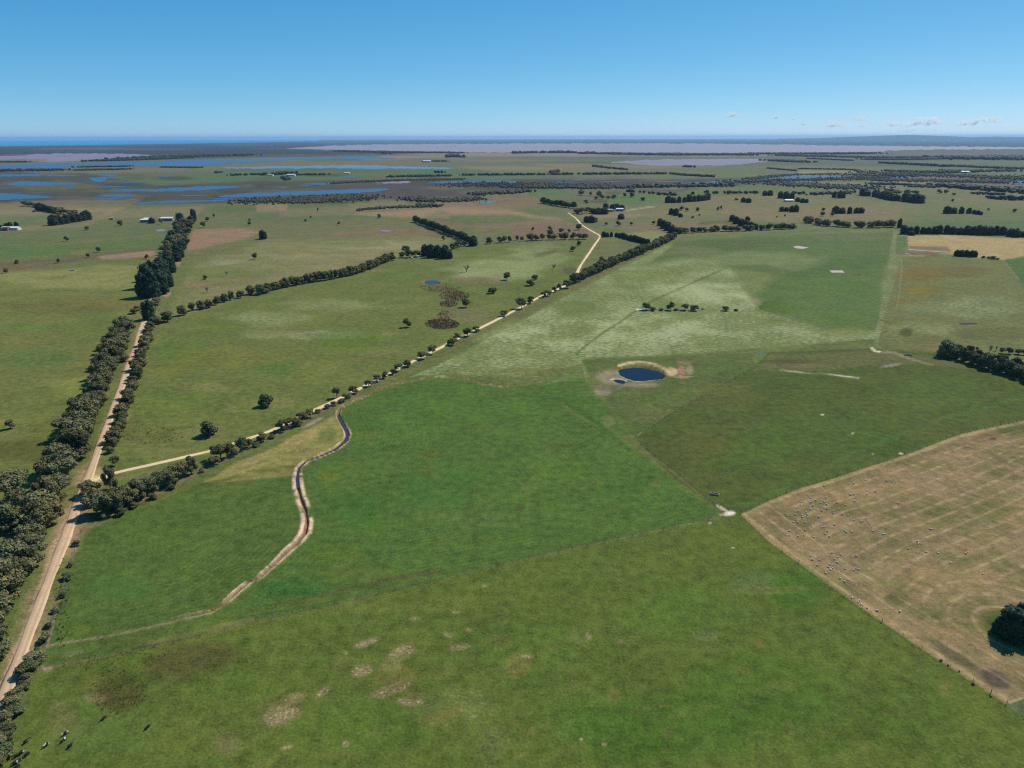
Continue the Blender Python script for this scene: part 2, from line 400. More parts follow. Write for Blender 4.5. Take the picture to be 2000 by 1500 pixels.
colr = np.zeros((len(gx), 3)); fleck = np.zeros((len(gx), 3)); rowd = np.zeros(len(gx)); hz = np.zeros(len(gx))

def smooth(t): t = np.clip(t, 0, 1); return t * t * (3 - 2 * t)
def poly_sd(px, py, poly):
    """signed distance to a polygon, negative inside"""
    d = np.full(px.shape, 1e18); ins = np.zeros(px.shape, bool); n = len(poly)
    for i in range(n):
        ax, ay = poly[i]; bx, by = poly[(i + 1) % n]
        ex, ey = bx - ax, by - ay; wx, wy = px - ax, py - ay
        t = np.clip((wx * ex + wy * ey) / max(ex * ex + ey * ey, 1e-9), 0, 1)
        d = np.minimum(d, (wx - ex * t) ** 2 + (wy - ey * t) ** 2)
        c = ((ay <= py) & (by > py)) | ((by <= py) & (ay > py))
        if abs(ey) > 1e-9: ins ^= c & (px < ax + (py - ay) / ey * ex)
    return np.where(ins, -1, 1) * np.sqrt(d)
def line_d(px, py, pts):
    d = np.full(px.shape, 1e18)
    for (ax, ay), (bx, by) in zip(pts[:-1], pts[1:]):
        ex, ey = bx - ax, by - ay; wx, wy = px - ax, py - ay
        t = np.clip((wx * ex + wy * ey) / max(ex * ex + ey * ey, 1e-9), 0, 1)
        d = np.minimum(d, (wx - ex * t) ** 2 + (wy - ey * t) ** 2)
    return np.sqrt(d)
def sub(poly, m):
    xs = [p[0] for p in poly]; yv = [p[1] for p in poly]
    return np.where(seen & (mx > min(xs) - m) & (mx < max(xs) + m) & (my > min(yv) - m) & (my < max(yv) + m))[0]
def put(i, w, c, fl=None):
    w = w[:, None]
    if c is not None: colr[i] = colr[i] * (1 - w) + srgb(c) * w
    if fl is not None: fleck[i] = fleck[i] * (1 - w) + np.array(fl) * w
def area(poly, c, feather=3.0, wob=0.0, s=1.0, fl=None, nz=None):
    i = sub(poly, feather + wob + 5)
    if not len(i): return
    jx = nb2[i] * wob; jy = nb3[i] * wob * 0.45 + nb2[i] * wob * .3
    d = poly_sd(mx[i] + jx, my[i] + jy, poly)
    w = smooth(0.5 - d / (2 * feather)) * s
    if nz is not None: w = w * smooth((nz + nb2[i] + .4 * nb3[i]) * 1.6 + .5)
    put(i, w, c, fl)
def blob(cx, cy, rx, ry, c, s=0.8, fl=None, rough=0.8, tilt=0.0):
    i = np.where(seen & (np.abs(mx - cx) < rx * 1.7) & (np.abs(my - cy) < ry * 1.7 + abs(tilt) * rx))[0]
    if not len(i): return
    dx = (mx[i] - cx); dy = (my[i] - cy) - tilt * dx
    r = np.sqrt((dx / rx) ** 2 + (dy / ry) ** 2) + rough * (0.6 * nb2[i] + 0.45 * nb3[i])
    put(i, smooth((1.15 - r) / 0.6) * s, c, fl)
def stripe(pts, c, width, s=1.0, fl=None, breakup=0.0):
    i = sub(pts, width * 3 + 3)
    d = line_d(mx[i] , my[i], pts)
    w = smooth(1.4 - d / (width * .5)) * s
    if breakup: w = w * smooth(.7 + (nb3[i] + .5 * nb2[i]) * 1.8 * breakup)
    put(i, w, c, fl)

# base cover by distance
def lerp_rows(tab):
    yy = [t[0] for t in tab]
    return np.stack([np.interp(my, yy, [srgb(t[1])[k] for t in tab]) for k in range(3)], 1)
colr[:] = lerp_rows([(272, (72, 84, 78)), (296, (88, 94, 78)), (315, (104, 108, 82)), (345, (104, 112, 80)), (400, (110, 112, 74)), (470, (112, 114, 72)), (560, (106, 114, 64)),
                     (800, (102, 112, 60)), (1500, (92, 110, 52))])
w = smooth((nbig * 1.5 + .1)); i = np.where(my < 620)[0]
put(i, w[i] * .55, (136, 118, 92))
w = smooth((fbm(gx, gy, 700, 6, ff * .5, 21.) * 1.6 + .15)); put(i, w[i] * .5, (94, 114, 66))
w = smooth(nb1 * 1.2 + .2); put(np.arange(len(gx)), w * .25, (118, 122, 70))

# ---- far land
area([(-700, 287), (0, 287), (600, 277), (720, 281), (560, 291), (640, 294), (860, 297), (700, 303), (260, 312), (160, 318), (270, 303), (0, 305), (-700, 312)], (62, 66, 60), 2)
area([(560, 272), (2700, 272), (2700, 289), (2000, 288), (1500, 281), (800, 281), (640, 284)], (64, 84, 84), 1.5)
area([(880, 297), (1000, 299), (1300, 300), (1470, 301), (1600, 302), (1400, 306), (1000, 305), (700, 312), (760, 303)], (152, 130, 108), 2, 2)
area([(0, 330), (150, 328), (320, 323), (500, 318), (700, 314), (860, 316), (620, 322), (420, 334), (250, 336), (0, 342)], (122, 112, 86), 3, 4)
area([(180, 345), (420, 336), (560, 331), (900, 330), (1100, 334), (1150, 345), (700, 348), (450, 356), (250, 358)], (92, 112, 70), 3, 4)
area([(1500, 300), (2600, 294), (2600, 336), (2000, 332), (1500, 322)], (98, 106, 80), 3, 3)
area([(1560, 332), (1680, 330), (1690, 338), (1560, 342)], (150, 138, 100), 2, 2)
area([(-600, 398), (-600, 336), (0, 334), (170, 338), (300, 362), (480, 355), (700, 351), (900, 351), (1300, 350), (1600, 344), (1700, 338), (2000, 346), (2600, 352), (2600, 364), (2000, 363), (1800, 355), (1600, 352), (1420, 364),
      (1180, 366), (1000, 368), (950, 380), (850, 391), (600, 395), (400, 398), (150, 401)], (82, 82, 70), 2.5, 5)
area([(720, 355), (900, 351), (1000, 352), (960, 372), (935, 382), (850, 391), (700, 390), (560, 389), (700, 379), (770, 370)], (88, 78, 74), 2, 4)
area([(1000, 350), (1300, 350), (1400, 356), (1300, 362), (1000, 361)], (80, 74, 74), 1.5, 2)
area([(590, 383), (710, 382), (720, 391), (600, 397), (480, 394)], (68, 66, 48), 2, 4)
area([(880, 357), (1000, 354), (1200, 360), (1180, 367), (950, 368)], (62, 68, 46), 2, 3)
area([(0, 356), (120, 352), (260, 372), (200, 376), (60, 372)], (100, 98, 64), 2, 4)
area([(1660, 338), (1800, 336), (2000, 344), (2600, 346), (2600, 360), (2000, 362), (1700, 352)], (62, 68, 54), 2, 4)
# ---- patchwork of far paddocks, mottled marsh
gq = random.Random(77)
for k in range(150):
    d = 10 ** gq.uniform(math.log10(1050), math.log10(6500)); a = gq.uniform(-.66, .66); x0, y0 = math.sin(a) * d, math.cos(a) * d
    lx, ly = gq.uniform(120, 420) * (d / 1500) ** .45, gq.uniform(90, 330) * (d / 1500) ** .7; th = .32 if gq.random() < .75 else .32 + math.pi / 2
    c_, s_ = math.cos(th), math.sin(th)
    pq = [map_of(x0 + u * lx * c_ - v * ly * s_, y0 + u * lx * s_ + v * ly * c_)[:2] for u, v in ((-.5, -.5), (.5, -.5), (.5, .5), (-.5, .5))]
    if min(p[1] for p in pq) < 300: continue
    if -200 < sum(p[0] for p in pq) / 4 < 1250 and 334 < sum(p[1] for p in pq) / 4 < 398: continue
    area(pq, gq.choice([(138, 120, 92), (96, 116, 68), (124, 122, 84), (88, 108, 62), (146, 128, 100), (112, 118, 74), (104, 112, 78)]), 1.5, 3, gq.uniform(.25, .6))
for k in range(170):
    px, py = gq.uniform(-60, 1400), gq.uniform(338, 398)
    if px > 1000 and py < 346: continue
    blob(px, py, gq.uniform(12, 60), gq.uniform(1.2, 4.2), gq.choice([(74, 72, 56), (104, 100, 74), (84, 92, 60), (92, 80, 72), (116, 106, 82), (66, 70, 50)]), gq.uniform(.35, .75), None, .9)
for k in range(60):
    px, py = gq.uniform(-40, 2040), gq.uniform(282, 334)
    blob(px, py, gq.uniform(30, 140), gq.uniform(.8, 2.6), gq.choice([(70, 76, 62), (128, 116, 92), (92, 108, 76), (84, 88, 72)]), gq.uniform(.25, .6), None, .9)
# ---- middle distance
area([(690, 419), (800, 412), (900, 402), (975, 404), (1040, 420), (1100, 428), (900, 428), (760, 424)], (158, 132, 102), 3, 7, .85)
area([(860, 404), (960, 384), (1060, 376), (1080, 392), (1000, 412)], (134, 112, 86), 4, 8, .7)
area([(500, 400), (560, 398), (560, 412), (500, 414)], (146, 128, 94), 3, 4, .8)
area([(820, 432), (1000, 428), (1100, 430), (1060, 446), (960, 446), (880, 448)], (138, 112, 90), 4, 6, .8)
area([(880, 420), (1000, 418), (1060, 428), (960, 440), (880, 434)], (94, 112, 62), 4, 6, .8)
area([(362, 492), (372, 462), (382, 448), (470, 446), (512, 452), (470, 468), (420, 478)], (152, 122, 98), 3, 6, .9)
area([(620, 455), (760, 446), (900, 448), (800, 462), (640, 462)], (132, 110, 84), 3, 6, .7)
area([(-200, 540), (0, 512), (150, 500), (310, 482), (312, 501), (200, 505), (100, 518), (0, 538), (-200, 560)], (108, 98, 72), 4, 6, .9)
area([(190, 501), (300, 490), (312, 494), (310, 500), (200, 506)], (160, 130, 104), 2, 3, .9)
area([(-200, 505), (0, 482), (150, 478), (330, 462), (330, 482), (150, 496), (0, 506)], (92, 116, 64), 4, 6, .8)
area([(-200, 470), (0, 452), (320, 436), (340, 458), (150, 468), (0, 482)], (98, 112, 68), 4, 6, .7)
area([(860, 408), (820, 432), (914, 455), (940, 440)], (98, 104, 62), 4, 6, .4)
area([(1000, 440), (1100, 434), (1170, 455), (1150, 466), (1000, 466)], (128, 106, 84), 4, 6, .85)
area([(1180, 440), (1320, 434), (1420, 430), (1480, 424), (1440, 442), (1330, 452), (1260, 458)], (132, 112, 88), 4, 6, .85)
area([(1370, 432), (1440, 428), (1440, 436), (1360, 438)], (82, 92, 52), 2, 3, .7)
area([(1190, 462), (1260, 452), (1320, 456), (1290, 474), (1250, 472)], (132, 140, 92), 3, 4, .8, (.4, 0, 0))
area([(1250, 395), (1600, 380), (1800, 400), (1800, 440), (1500, 430), (1250, 430)], (120, 118, 78), 8, 10, .6)
area([(1400, 408), (1760, 398), (1760, 432), (1480, 426)], (134, 118, 88), 6, 10, .6)
area([(1190, 386), (1280, 380), (1300, 392), (1200, 398)], (88, 122, 60), 3, 4, .8)
area([(1020, 372), (1100, 368), (1120, 382), (1040, 386)], (92, 116, 66), 3, 4, .7)
stripe([(1225, 411), (1262, 405), (1280, 403)], (178, 164, 138), 2.4, .8, None, .8)
area([(1765, 436), (2000, 430), (2300, 440), (2300, 458), (2000, 452), (1765, 448)], (92, 110, 70), 3, 4, .8)

# ---- paddocks either side of the gravel road
area(P_WEST, (113, 117, 62), 6, 6, .9)
blob(120, 545, 170, 20, (142, 140, 82), .8); blob(230, 525, 60, 8, (140, 138, 84), .7); blob(90, 600, 150, 16, (108, 104, 58), .7); blob(60, 640, 80, 5, (92, 130, 56), .6)
blob(190, 590, 90, 12, (124, 112, 62), .5); blob(180, 640, 80, 30, (96, 114, 54), .5); blob(60, 700, 110, 22, (92, 116, 62), .6); blob(150, 760, 60, 20, (130, 138, 68), .6)
blob(60, 780, 100, 30, (108, 116, 58), .6); blob(60, 880, 100, 24, (92, 90, 46), .75, (0, 0, .3)); blob(100, 840, 60, 20, (104, 106, 52), .6)
blob(60, 955, 80, 24, (136, 138, 72), .7); blob(40, 1000, 50, 14, (152, 144, 90), .5); blob(10, 1090, 30, 30, (112, 140, 62), .8)
area(P_MID, (108, 116, 60), 5, 5, .9, (.12, 0, 0))
blob(540, 622, 95, 18, (136, 142, 92), .65, (.75, 0, 0), 1.3); blob(650, 598, 120, 16, (134, 138, 88), .6, (.7, 0, 0), 1.3); blob(640, 655, 90, 10, (142, 148, 104), .65, (.75, 0, 0), 1.3); blob(520, 650, 60, 11, (136, 142, 96), .5, (.6, 0, 0), 1.3)
blob(690, 665, 90, 22, (96, 116, 48), .7); blob(420, 640, 90, 16, (98, 112, 52), .6); blob(350, 690, 70, 30, (92, 116, 52), .6); blob(330, 720, 60, 20, (116, 114, 56), .5); blob(440, 700, 120, 24, (118, 116, 56), .55, (0, .1, 0))
blob(560, 720, 80, 16, (88, 116, 50), .6); blob(620, 720, 60, 18, (124, 126, 66), .5); blob(330, 780, 90, 20, (98, 120, 54), .5); blob(380, 800, 110, 30, (106, 116, 56), .5); blob(290, 850, 70, 24, (106, 106, 54), .6, (0, .1, .3))
blob(400, 850, 70, 16, (132, 126, 78), .5, (0, .25, 0)); blob(300, 880, 60, 16, (126, 124, 74), .5, (0, .2, 0)); blob(240, 930, 40, 14, (140, 132, 84), .5, (0, .2, 0)); blob(300, 920, 60, 12, (124, 122, 72), .5)
blob(960, 530, 90, 24, (142, 150, 98), .8, (.7, 0, 0)); blob(1050, 500, 70, 22, (138, 146, 96), .7, (.6, 0, 0)); blob(1010, 560, 80, 16, (98, 110, 58), .7); blob(930, 548, 56, 9, (126, 108, 80), .8)
blob(870, 505, 60, 12, (112, 122, 68), .6); blob(770, 540, 60, 14, (100, 116, 58), .6)
blob(1070, 494, 26, 5, (96, 84, 58), .8, None, .4, -.25); blob(1115, 528, 16, 8, (92, 84, 60), .7)
blob(860, 566, 44, 9, (104, 98, 62), .7, (0, 0, .7)); blob(888, 578, 26, 10, (100, 84, 60), .85, (0, 0, .8)); blob(876, 592, 18, 8, (104, 90, 64), .8, (0, 0, .7)); blob(870, 618, 14, 8, (112, 102, 66), .6, (0, 0, .6))
blob(864, 633, 30, 11, (96, 78, 58), .9, (0, 0, .8), .5); blob(915, 615, 60, 18, (122, 112, 80), .5); blob(860, 660, 70, 10, (104, 114, 58), .5); blob(760, 690, 60, 10, (118, 120, 74), .5)
area([(375, 520), (520, 470), (700, 468), (830, 462), (880, 470), (820, 490), (780, 500), (600, 545), (480, 572), (340, 622), (330, 600)], (134, 130, 86), 6, 10, .75, (.15, 0, 0))
blob(720, 478, 120, 10, (152, 144, 106), .7, None, 1.0); blob(600, 500, 120, 10, (146, 138, 98), .6, None, 1.0)
blob(460, 535, 100, 14, (100, 116, 56), .6); blob(620, 520, 100, 14, (140, 130, 90), .7); blob(700, 500, 100, 10, (132, 126, 84), .6); blob(430, 552, 100, 6, (134, 114, 82), .7, None, .8, -.12); blob(560, 490, 110, 10, (130, 126, 80), .6); blob(560, 548, 60, 8, (142, 116, 92), .6, None, .8, -.2)
blob(450, 512, 40, 6, (150, 148, 112), .6, (.3, 0, 0)); blob(680, 475, 80, 9, (112, 118, 66), .6)

# ---- pale ryegrass paddock inside the diagonal road
area(P_PALE, (118, 128, 76), 3, 1.5, 1, (.7, 0, 0))
blob(1240, 650, 220, 40, (134, 142, 88), .7, (1, 0, 0)); blob(1010, 660, 110, 30, (130, 138, 84), .6, (.95, 0, 0)); blob(1380, 570, 110, 26, (148, 154, 104), .8, (1, 0, 0))
blob(1270, 540, 90, 18, (116, 126, 66), .6, (.5, 0, 0)); blob(1120, 600, 60, 18, (108, 120, 62), .6, (.4, 0, 0)); blob(1200, 580, 70, 18, (120, 128, 74), .5, (.5, 0, 0)); blob(1120, 640, 60, 14, (110, 116, 62), .5, (.5, 0, 0))
area([(1325, 468), (1480, 459), (1745, 450), (1738, 520), (1560, 545), (1450, 540), (1422, 521), (1360, 500), (1270, 515)], (90, 106, 60), 6, 8, .85, (.2, 0, 0))
blob(1450, 478, 120, 12, (88, 100, 56), .6); blob(1600, 490, 120, 16, (98, 116, 62), .6, (.1, 0, 0)); blob(1500, 505, 120, 14, (122, 132, 84), .7, (.5, 0, 0)); blob(1360, 490, 50, 10, (124, 122, 82), .5)
blob(1640, 465, 100, 6, (108, 114, 74), .5); blob(1700, 535, 40, 8, (116, 104, 72), .6); blob(1560, 520, 60, 8, (126, 136, 88), .5, (.5, 0, 0))
area([(1424, 522), (1560, 545), (1560, 580), (1482, 606), (1470, 590)], (112, 124, 68), 3, 3, .85, (.35, 0, 0))
area([(1484, 600), (1470, 580), (1520, 540), (1640, 505), (1736, 500), (1726, 540), (1712, 640), (1690, 652), (1606, 640), (1484, 606)], (84, 107, 54), 10, 14, .75, (.15, 0, 0))
blob(1510, 602, 40, 12, (84, 108, 40), .8); blob(1640, 620, 50, 10, (92, 116, 52), .6); blob(1650, 650, 50, 8, (132, 132, 80), .6, (.4, 0, 0)); blob(1470, 590, 16, 9, (140, 134, 100), .6, None)
stripe([(1424, 522), (1455, 560), (1482, 606), (1540, 625), (1602, 642)], (150, 144, 108), 2.2, .5)
area([(860, 730), (1000, 736), (1140, 712), (1140, 735), (1050, 752), (960, 744)], (98, 112, 58), 4, 4, .8, (.35, 0, 0))
blob(1080, 700, 90, 14, (122, 128, 74), .7, (.7, 0, 0)); blob(1030, 725, 80, 7, (108, 112, 58), .6, (.3, 0, 0))
stripe([(790, 742), (860, 722), (960, 726), (1060, 732), (1140, 712)], (104, 108, 56), 4, .4)
stripe(TRACK, (88, 104, 56), 4.5, .7, (.1, 0, 0), .3); stripe(TRACK, (120, 126, 78), 1.5, .5)
blob(1130, 690, 8, 6, (74, 108, 44), .8); blob(1247, 604.5, 7, 2.5, (232, 214, 186), 1.0, (0, 0, 0), .2)
stripe([(1250, 606), (1440, 607), (1480, 606)], (96, 104, 62), 2, .5, None, .6)
stripe([(1140, 704), (1300, 696), (1470, 684), (1710, 664)], (96, 104, 58), 6, .7, (.1, 0, 0), .4)
stripe([(1500, 690), (1600, 686), (1700, 682)], (64, 74, 38), 3, .7, None, .5)
stripe([(1320, 462), (1200, 522), (1060, 592), (920, 662), (800, 728), (700, 775)], (112, 106, 62), 6, .8, (0, .1, 0), .4)
blob(1490, 694, 14, 5, (92, 124, 92), .8, None, .4); blob(1640, 560, 70, 12, (86, 112, 50), .5)

# ---- right hand side
area([(1745, 448), (1772, 460), (1770, 505), (1735, 590), (1715, 675), (1706, 672), (1728, 560)], (118, 124, 80), 2, 1, .9, (.6, 0, 0))
area([(1752, 460), (1772, 460), (1768, 490), (1748, 492)], (98, 114, 66), 2, 0, .9, (.1, 0, 0))
area(P_STRAW, (176, 154, 108), 1.2, 1, .95, (0, .2, 0))
area([(1776, 480), (1850, 482), (1860, 492), (1840, 492), (1776, 486)], (118, 98, 76), 1.5, 2, .8)
area(P_RUST, (112, 114, 68), 2, 3, .95, (.4, 0, 0))
blob(1800, 535, 60, 16, (124, 104, 52), .8, (0, .1, 0)); blob(1800, 568, 48, 12, (126, 112, 46), .85, (.1, 0, 0)); blob(1880, 530, 60, 12, (112, 102, 58), .7, (.1, 0, 0)); blob(1860, 560, 60, 12, (108, 112, 62), .6); blob(1780, 590, 40, 8, (118, 106, 52), .7)
blob(1930, 600, 90, 24, (122, 130, 88), .6, (.7, 0, 0)); blob(1820, 600, 60, 14, (120, 128, 84), .6, (.7, 0, 0)); blob(1960, 650, 80, 14, (104, 104, 62), .7, (.2, 0, 0)); blob(1800, 640, 60, 12, (124, 128, 80), .6, (.6, 0, 0)); blob(1840, 680, 80, 8, (118, 106, 66), .6, (.2, .1, 0))
area([(1960, 508), (2000, 500), (2200, 500), (2200, 640), (2000, 560), (1990, 545)], (82, 108, 56), 1.5, 1, .9, (.1, 0, 0)); stripe([(1960, 508), (1990, 546)], (146, 142, 104), 2, .7)
stripe([(1762, 505), (1760, 545), (1752, 600)], (150, 140, 100), 2.5, .6)
stripe([(1775, 495), (1830, 498)], (130, 74, 68), 4.5, .8); stripe([(1752, 494), (1775, 496)], (122, 72, 68), 4.5, .8); blob(1790, 499, 24, 2, (168, 150, 122), .5)
blob(1770, 650, 14, 9, (72, 84, 40), .8, (0, 0, .5)); blob(1890, 632, 26, 6, (120, 106, 70), .7); blob(1905, 660, 24, 4, (84, 100, 52), .7)
stripe([(1715, 622), (1740, 632)], (92, 80, 64), 3, .7)

# ---- dam paddock
area(P_DAM, (94, 106, 58), 3, 2, 1, (.05, 0, 0))
blob(1330, 770, 80, 20, (98, 108, 58), .6); blob(1400, 720, 60, 14, (94, 112, 56), .7); blob(1280, 815, 40, 20, (106, 106, 62), .6); blob(1270, 780, 40, 12, (88, 106, 52), .6)
stripe([(1200, 775), (1260, 755), (1310, 735)], (120, 120, 80), 2, .5); stripe([(1250, 800), (1330, 765), (1400, 730)], (112, 114, 72), 3, .35)
blob(1195, 735, 36, 16, (150, 136, 112), .85, (0, .2, 0), .5); blob(1250, 752, 46, 6, (146, 132, 110), .8, None, .5); blob(1165, 758, 50, 9, (122, 116, 84), .8, (0, .1, 0), .6); blob(1170, 768, 24, 5, (158, 146, 126), .6, None, .8)
blob(1312, 727, 14, 8, (214, 178, 134), .9, (0, 0, 0), .5); blob(1331, 724, 9, 12, (164, 122, 104), .9, (0, 0, 0), .4, 0); blob(1336, 708, 20, 5, (148, 126, 96), .7, (0, .6, .3), .7); blob(1347, 722, 10, 12, (150, 134, 98), .7, (0, .9, 0), .7); blob(1335, 736, 22, 3, (176, 150, 114), .7, (0, .6, 0), .6)
stripe([(1208, 714), (1225, 709.5), (1245, 708.3), (1262, 709.5), (1280, 714), (1297, 721), (1308, 728)], (220, 192, 148), 5.0, .95, (0, .3, .3), .2)
stripe([(1214, 717), (1245, 713), (1270, 716), (1292, 724)], (150, 122, 84), 2.2, .7)
stripe([(1210, 722), (1216, 733), (1228, 741), (1246, 744.5), (1275, 742), (1300, 735)], (196, 178, 146), 3, .8, None, .3)
stripe([(1192, 741), (1200, 738.5), (1214, 740), (1224, 744)], (236, 222, 196), 2.4, .9, None, .3)
blob(1223, 734, 4, 1.6, (236, 206, 160), 1.0, None, .2)
stripe([(1245, 853), (1300, 815), (1370, 775), (1425, 745), (1472, 718)], (170, 152, 112), 3, .7, None, .7)
blob(1256, 848, 14, 5, (196, 164, 122), .9, (0, .3, 0), .6, -.4)
# ---- olive paddock
area(P_OLIVE, (84, 96, 46), 1.5, .6, 1, (0, 0, 0))
blob(1600, 850, 160, 50, (82, 102, 48), .7); blob(1350, 880, 90, 40, (92, 96, 48), .7); blob(1480, 900, 100, 40, (82, 102, 46), .6); blob(1820, 770, 120, 30, (86, 106, 50), .6); blob(1420, 770, 80, 30, (98, 100, 54), .6); blob(1750, 870, 80, 22, (74, 92, 38), .6); blob(1860, 840, 40, 12, (92, 92, 46), .5)
area([(1480, 720), (1500, 694), (1700, 686), (1840, 700), (1900, 720), (1800, 712), (1720, 712), (1600, 724)], (106, 104, 66), 4, 5, .8, (0, 0, .15))
blob(1540, 706, 50, 5, (84, 82, 50), .7); blob(1550, 714, 60, 4, (120, 108, 78), .6)
stripe([(1704, 680), (1712, 687), (1745, 688), (1772, 698), (1800, 708), (1822, 712)], (148, 136, 110), 4.5, .85, None, .5); blob(1706, 683, 7, 3.5, (232, 208, 170), .9, None, .3, .6); blob(1740, 714, 22, 3, (150, 144, 122), .8, None, .6, -.15); blob(1716, 687, 5, 1.6, (240, 236, 224), .9, None, .2)
stripe([(1450, 988), (1500, 966), (1560, 936), (1640, 900), (1700, 872), (1850, 815), (2000, 775), (2200, 720)], (86, 114, 56), 11, .45)
stripe([(1447, 1000), (1500, 975), (1560, 948), (1620, 930), (1750, 888)], (80, 102, 46), 8, .45)
stripe([(1475, 720), (1500, 722.5), (1560, 726), (1610, 731), (1677, 738)], (206, 200, 178), 2.2, .9, None, .7)
for (cx, cy) in ((1607, 809), (1664, 847), (1703, 888)): blob(cx, cy, 4, 1.3, (206, 208, 180), .9, None, .2)
blob(1760, 885.5, 5, 2, (226, 206, 160), .95, None, .2)
stripe([(1400, 985), (1425, 998), (1447, 1008)], (68, 78, 40), 6, .7, None, .8)
# ---- stubble paddock
area(P_STUB, (152, 128, 94), .8, .6, 1, (0, .25, 0))
stripe([(1447, 1008), (1500, 983), (1560, 958), (1620, 941), (1750, 898), (1875, 852), (2000, 825)], (176, 150, 108), 7, .7, (0, .35, 0))
blob(1545, 985, 50, 14, (158, 128, 98), .8, (0, .1, 0), .5, -.3); blob(1930, 853, 34, 9, (152, 118, 90), .85, (0, .1, 0), .5, -.15); blob(1938, 857, 9, 4, (104, 80, 64), .9, None, .4)
blob(1700, 1120, 40, 20, (164, 140, 104), .5); blob(1560, 1090, 60, 24, (160, 136, 100), .5)
stripe([(1452, 1010), (1505, 1054), (1568, 1098), (1655, 1160), (1705, 1192), (1805, 1261), (1905, 1325), (1962, 1362)], (172, 144, 104), 16, .75, (0, .2, 0))
stripe([(1500, 1040), (1580, 1092), (1700, 1180), (1800, 1250), (1900, 1320)], (140, 122, 84), 4, .4)
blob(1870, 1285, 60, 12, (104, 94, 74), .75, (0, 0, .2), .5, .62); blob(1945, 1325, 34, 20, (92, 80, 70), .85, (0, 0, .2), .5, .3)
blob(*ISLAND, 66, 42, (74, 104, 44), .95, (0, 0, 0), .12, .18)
stripe([(1975, 1370), (2000, 1364)], (196, 176, 132), 5, .6)
area([(1968, 1378), (2000, 1364), (2200, 1310), (2300, 1520), (2150, 1520), (2000, 1400)], (98, 104, 68), 1.2, 1, .95)
# ---- strip and foreground paddock
area(P_FORE, (94, 108, 48), 2.5, 3, 1, (.08, .06, .05))
for a in ((830, 1180, 200, 30, (106, 114, 54), .6), (560, 1240, 120, 36, (100, 112, 50), .6), (1150, 1110, 160, 26, (98, 112, 52), .6), (1050, 1260, 160, 60, (86, 110, 46), .6), (1350, 1200, 160, 60, (88, 112, 46), .7), (1500, 1350, 200, 100, (78, 104, 40), .8),
          (1300, 1420, 200, 80, (74, 104, 38), .7), (1750, 1400, 160, 80, (84, 104, 42), .6), (1550, 1150, 70, 50, (70, 104, 38), .7), (1600, 1250, 90, 40, (92, 110, 50), .5), (250, 1240, 140, 30, (112, 114, 58), .7), (700, 1420, 150, 60, (90, 112, 46), .6),
          (400, 1440, 160, 60, (98, 110, 50), .6), (200, 1430, 140, 60, (90, 110, 52), .6), (1160, 1400, 120, 50, (82, 112, 44), .5), (430, 1330, 80, 40, (94, 112, 48), .5)):
    blob(*a)
blob(230, 1350, 56, 44, (88, 80, 44), .8, (0, .1, .45), .6); blob(380, 1285, 110, 34, (90, 84, 46), .75, (0, .1, .4), .6, -.1); blob(330, 1310, 60, 30, (92, 86, 48), .5, (0, .1, .3)); blob(120, 1400, 36, 40, (118, 112, 68), .5, (0, .2, 0)); blob(185, 1365, 24, 12, (132, 118, 84), .6, (0, .2, 0))
blob(440, 1455, 34, 30, (120, 112, 74), .6, (0, .35, 0)); blob(900, 1380, 90, 50, (106, 116, 62), .6, (.6, .1, .1)); blob(960, 1450, 50, 60, (104, 112, 64), .6, (.6, .2, .2)); blob(1010, 1300, 30, 30, (122, 112, 62), .6, (0, .4, .1))
blob(1130, 1245, 30, 20, (106, 116, 64), .6, (.4, 0, 0)); blob(1380, 1240, 40, 20, (108, 116, 66), .6, (.4, 0, 0)); blob(1470, 1140, 60, 30, (94, 112, 62), .6, (.4, 0, 0))
for (cx, cy, rx, ry, tl) in ((550, 1397, 42, 20, -.2), (575, 1365, 22, 12, -.3), (632, 1350, 16, 9, -.5), (707, 1308, 22, 13, -.2), (715, 1256, 30, 9, -.35), (785, 1275, 30, 14, -.3), (762, 1300, 22, 12, -.2), (768, 1345, 44, 11, -.3), (805, 1370, 28, 10, 0), (808, 1208, 18, 6, -.1),
                            (875, 1240, 16, 8, .4), (900, 1263, 30, 9, -.15), (915, 1230, 12, 5, 0), (560, 1460, 14, 6, -.2), (675, 1452, 8, 7, 0), (945, 1145, 10, 4, 0), (675, 1274, 6, 4, 0), (1150, 1243, 9, 12, .6), (1210, 1254, 7, 4, 0), (1122, 1330, 8, 4, 0), (1030, 1282, 14, 6, 0), (1135, 1444, 5, 4, 0), (1180, 1454, 5, 4, 0), (890, 1196, 20, 6, 0)):
    blob(cx, cy, rx, ry, (156, 134, 100), .5, (0, 1, .2), 1.2, tl)
stripe([(72, 1312), (107, 1301), (227, 1279), (300, 1262), (390, 1245), (500, 1213), (635, 1192), (740, 1160)], (118, 108, 70), 7, .7, (0, .4, .3), .6)
stripe([(260, 1268), (300, 1260), (390, 1243)], (72, 70, 38), 6, .8, (0, 0, .3), .4); stripe([(290, 1256), (380, 1234), (470, 1212), (500, 1206)], (166, 142, 98), 8, .8, (0, .4, 0), .7)
stripe([(870, 1129), (1000, 1099), (1180, 1060), (1412, 1010)], (132, 128, 84), 3.2, .6, (0, .3, .3), .7); stripe([(740, 1158), (900, 1120), (1000, 1097)], (64, 74, 38), 4, .7, None, .6)
blob(92, 1303, 14, 9, (158, 136, 116), .9, (0, .2, 0), .5); blob(140, 1278, 36, 6, (150, 130, 110), .7, (0, .3, 0), .7, -.2); blob(250, 1255, 60, 7, (112, 100, 54), .6, None, .6, -.2)
blob(1425, 1003, 14, 6, (240, 224, 208), .95, (0, 0, 0), .6); blob(1410, 993, 14, 4, (222, 206, 178), .9, None, .6, .5); blob(1415, 1006, 14, 2.5, (226, 206, 180), .8, None, .6, .1)
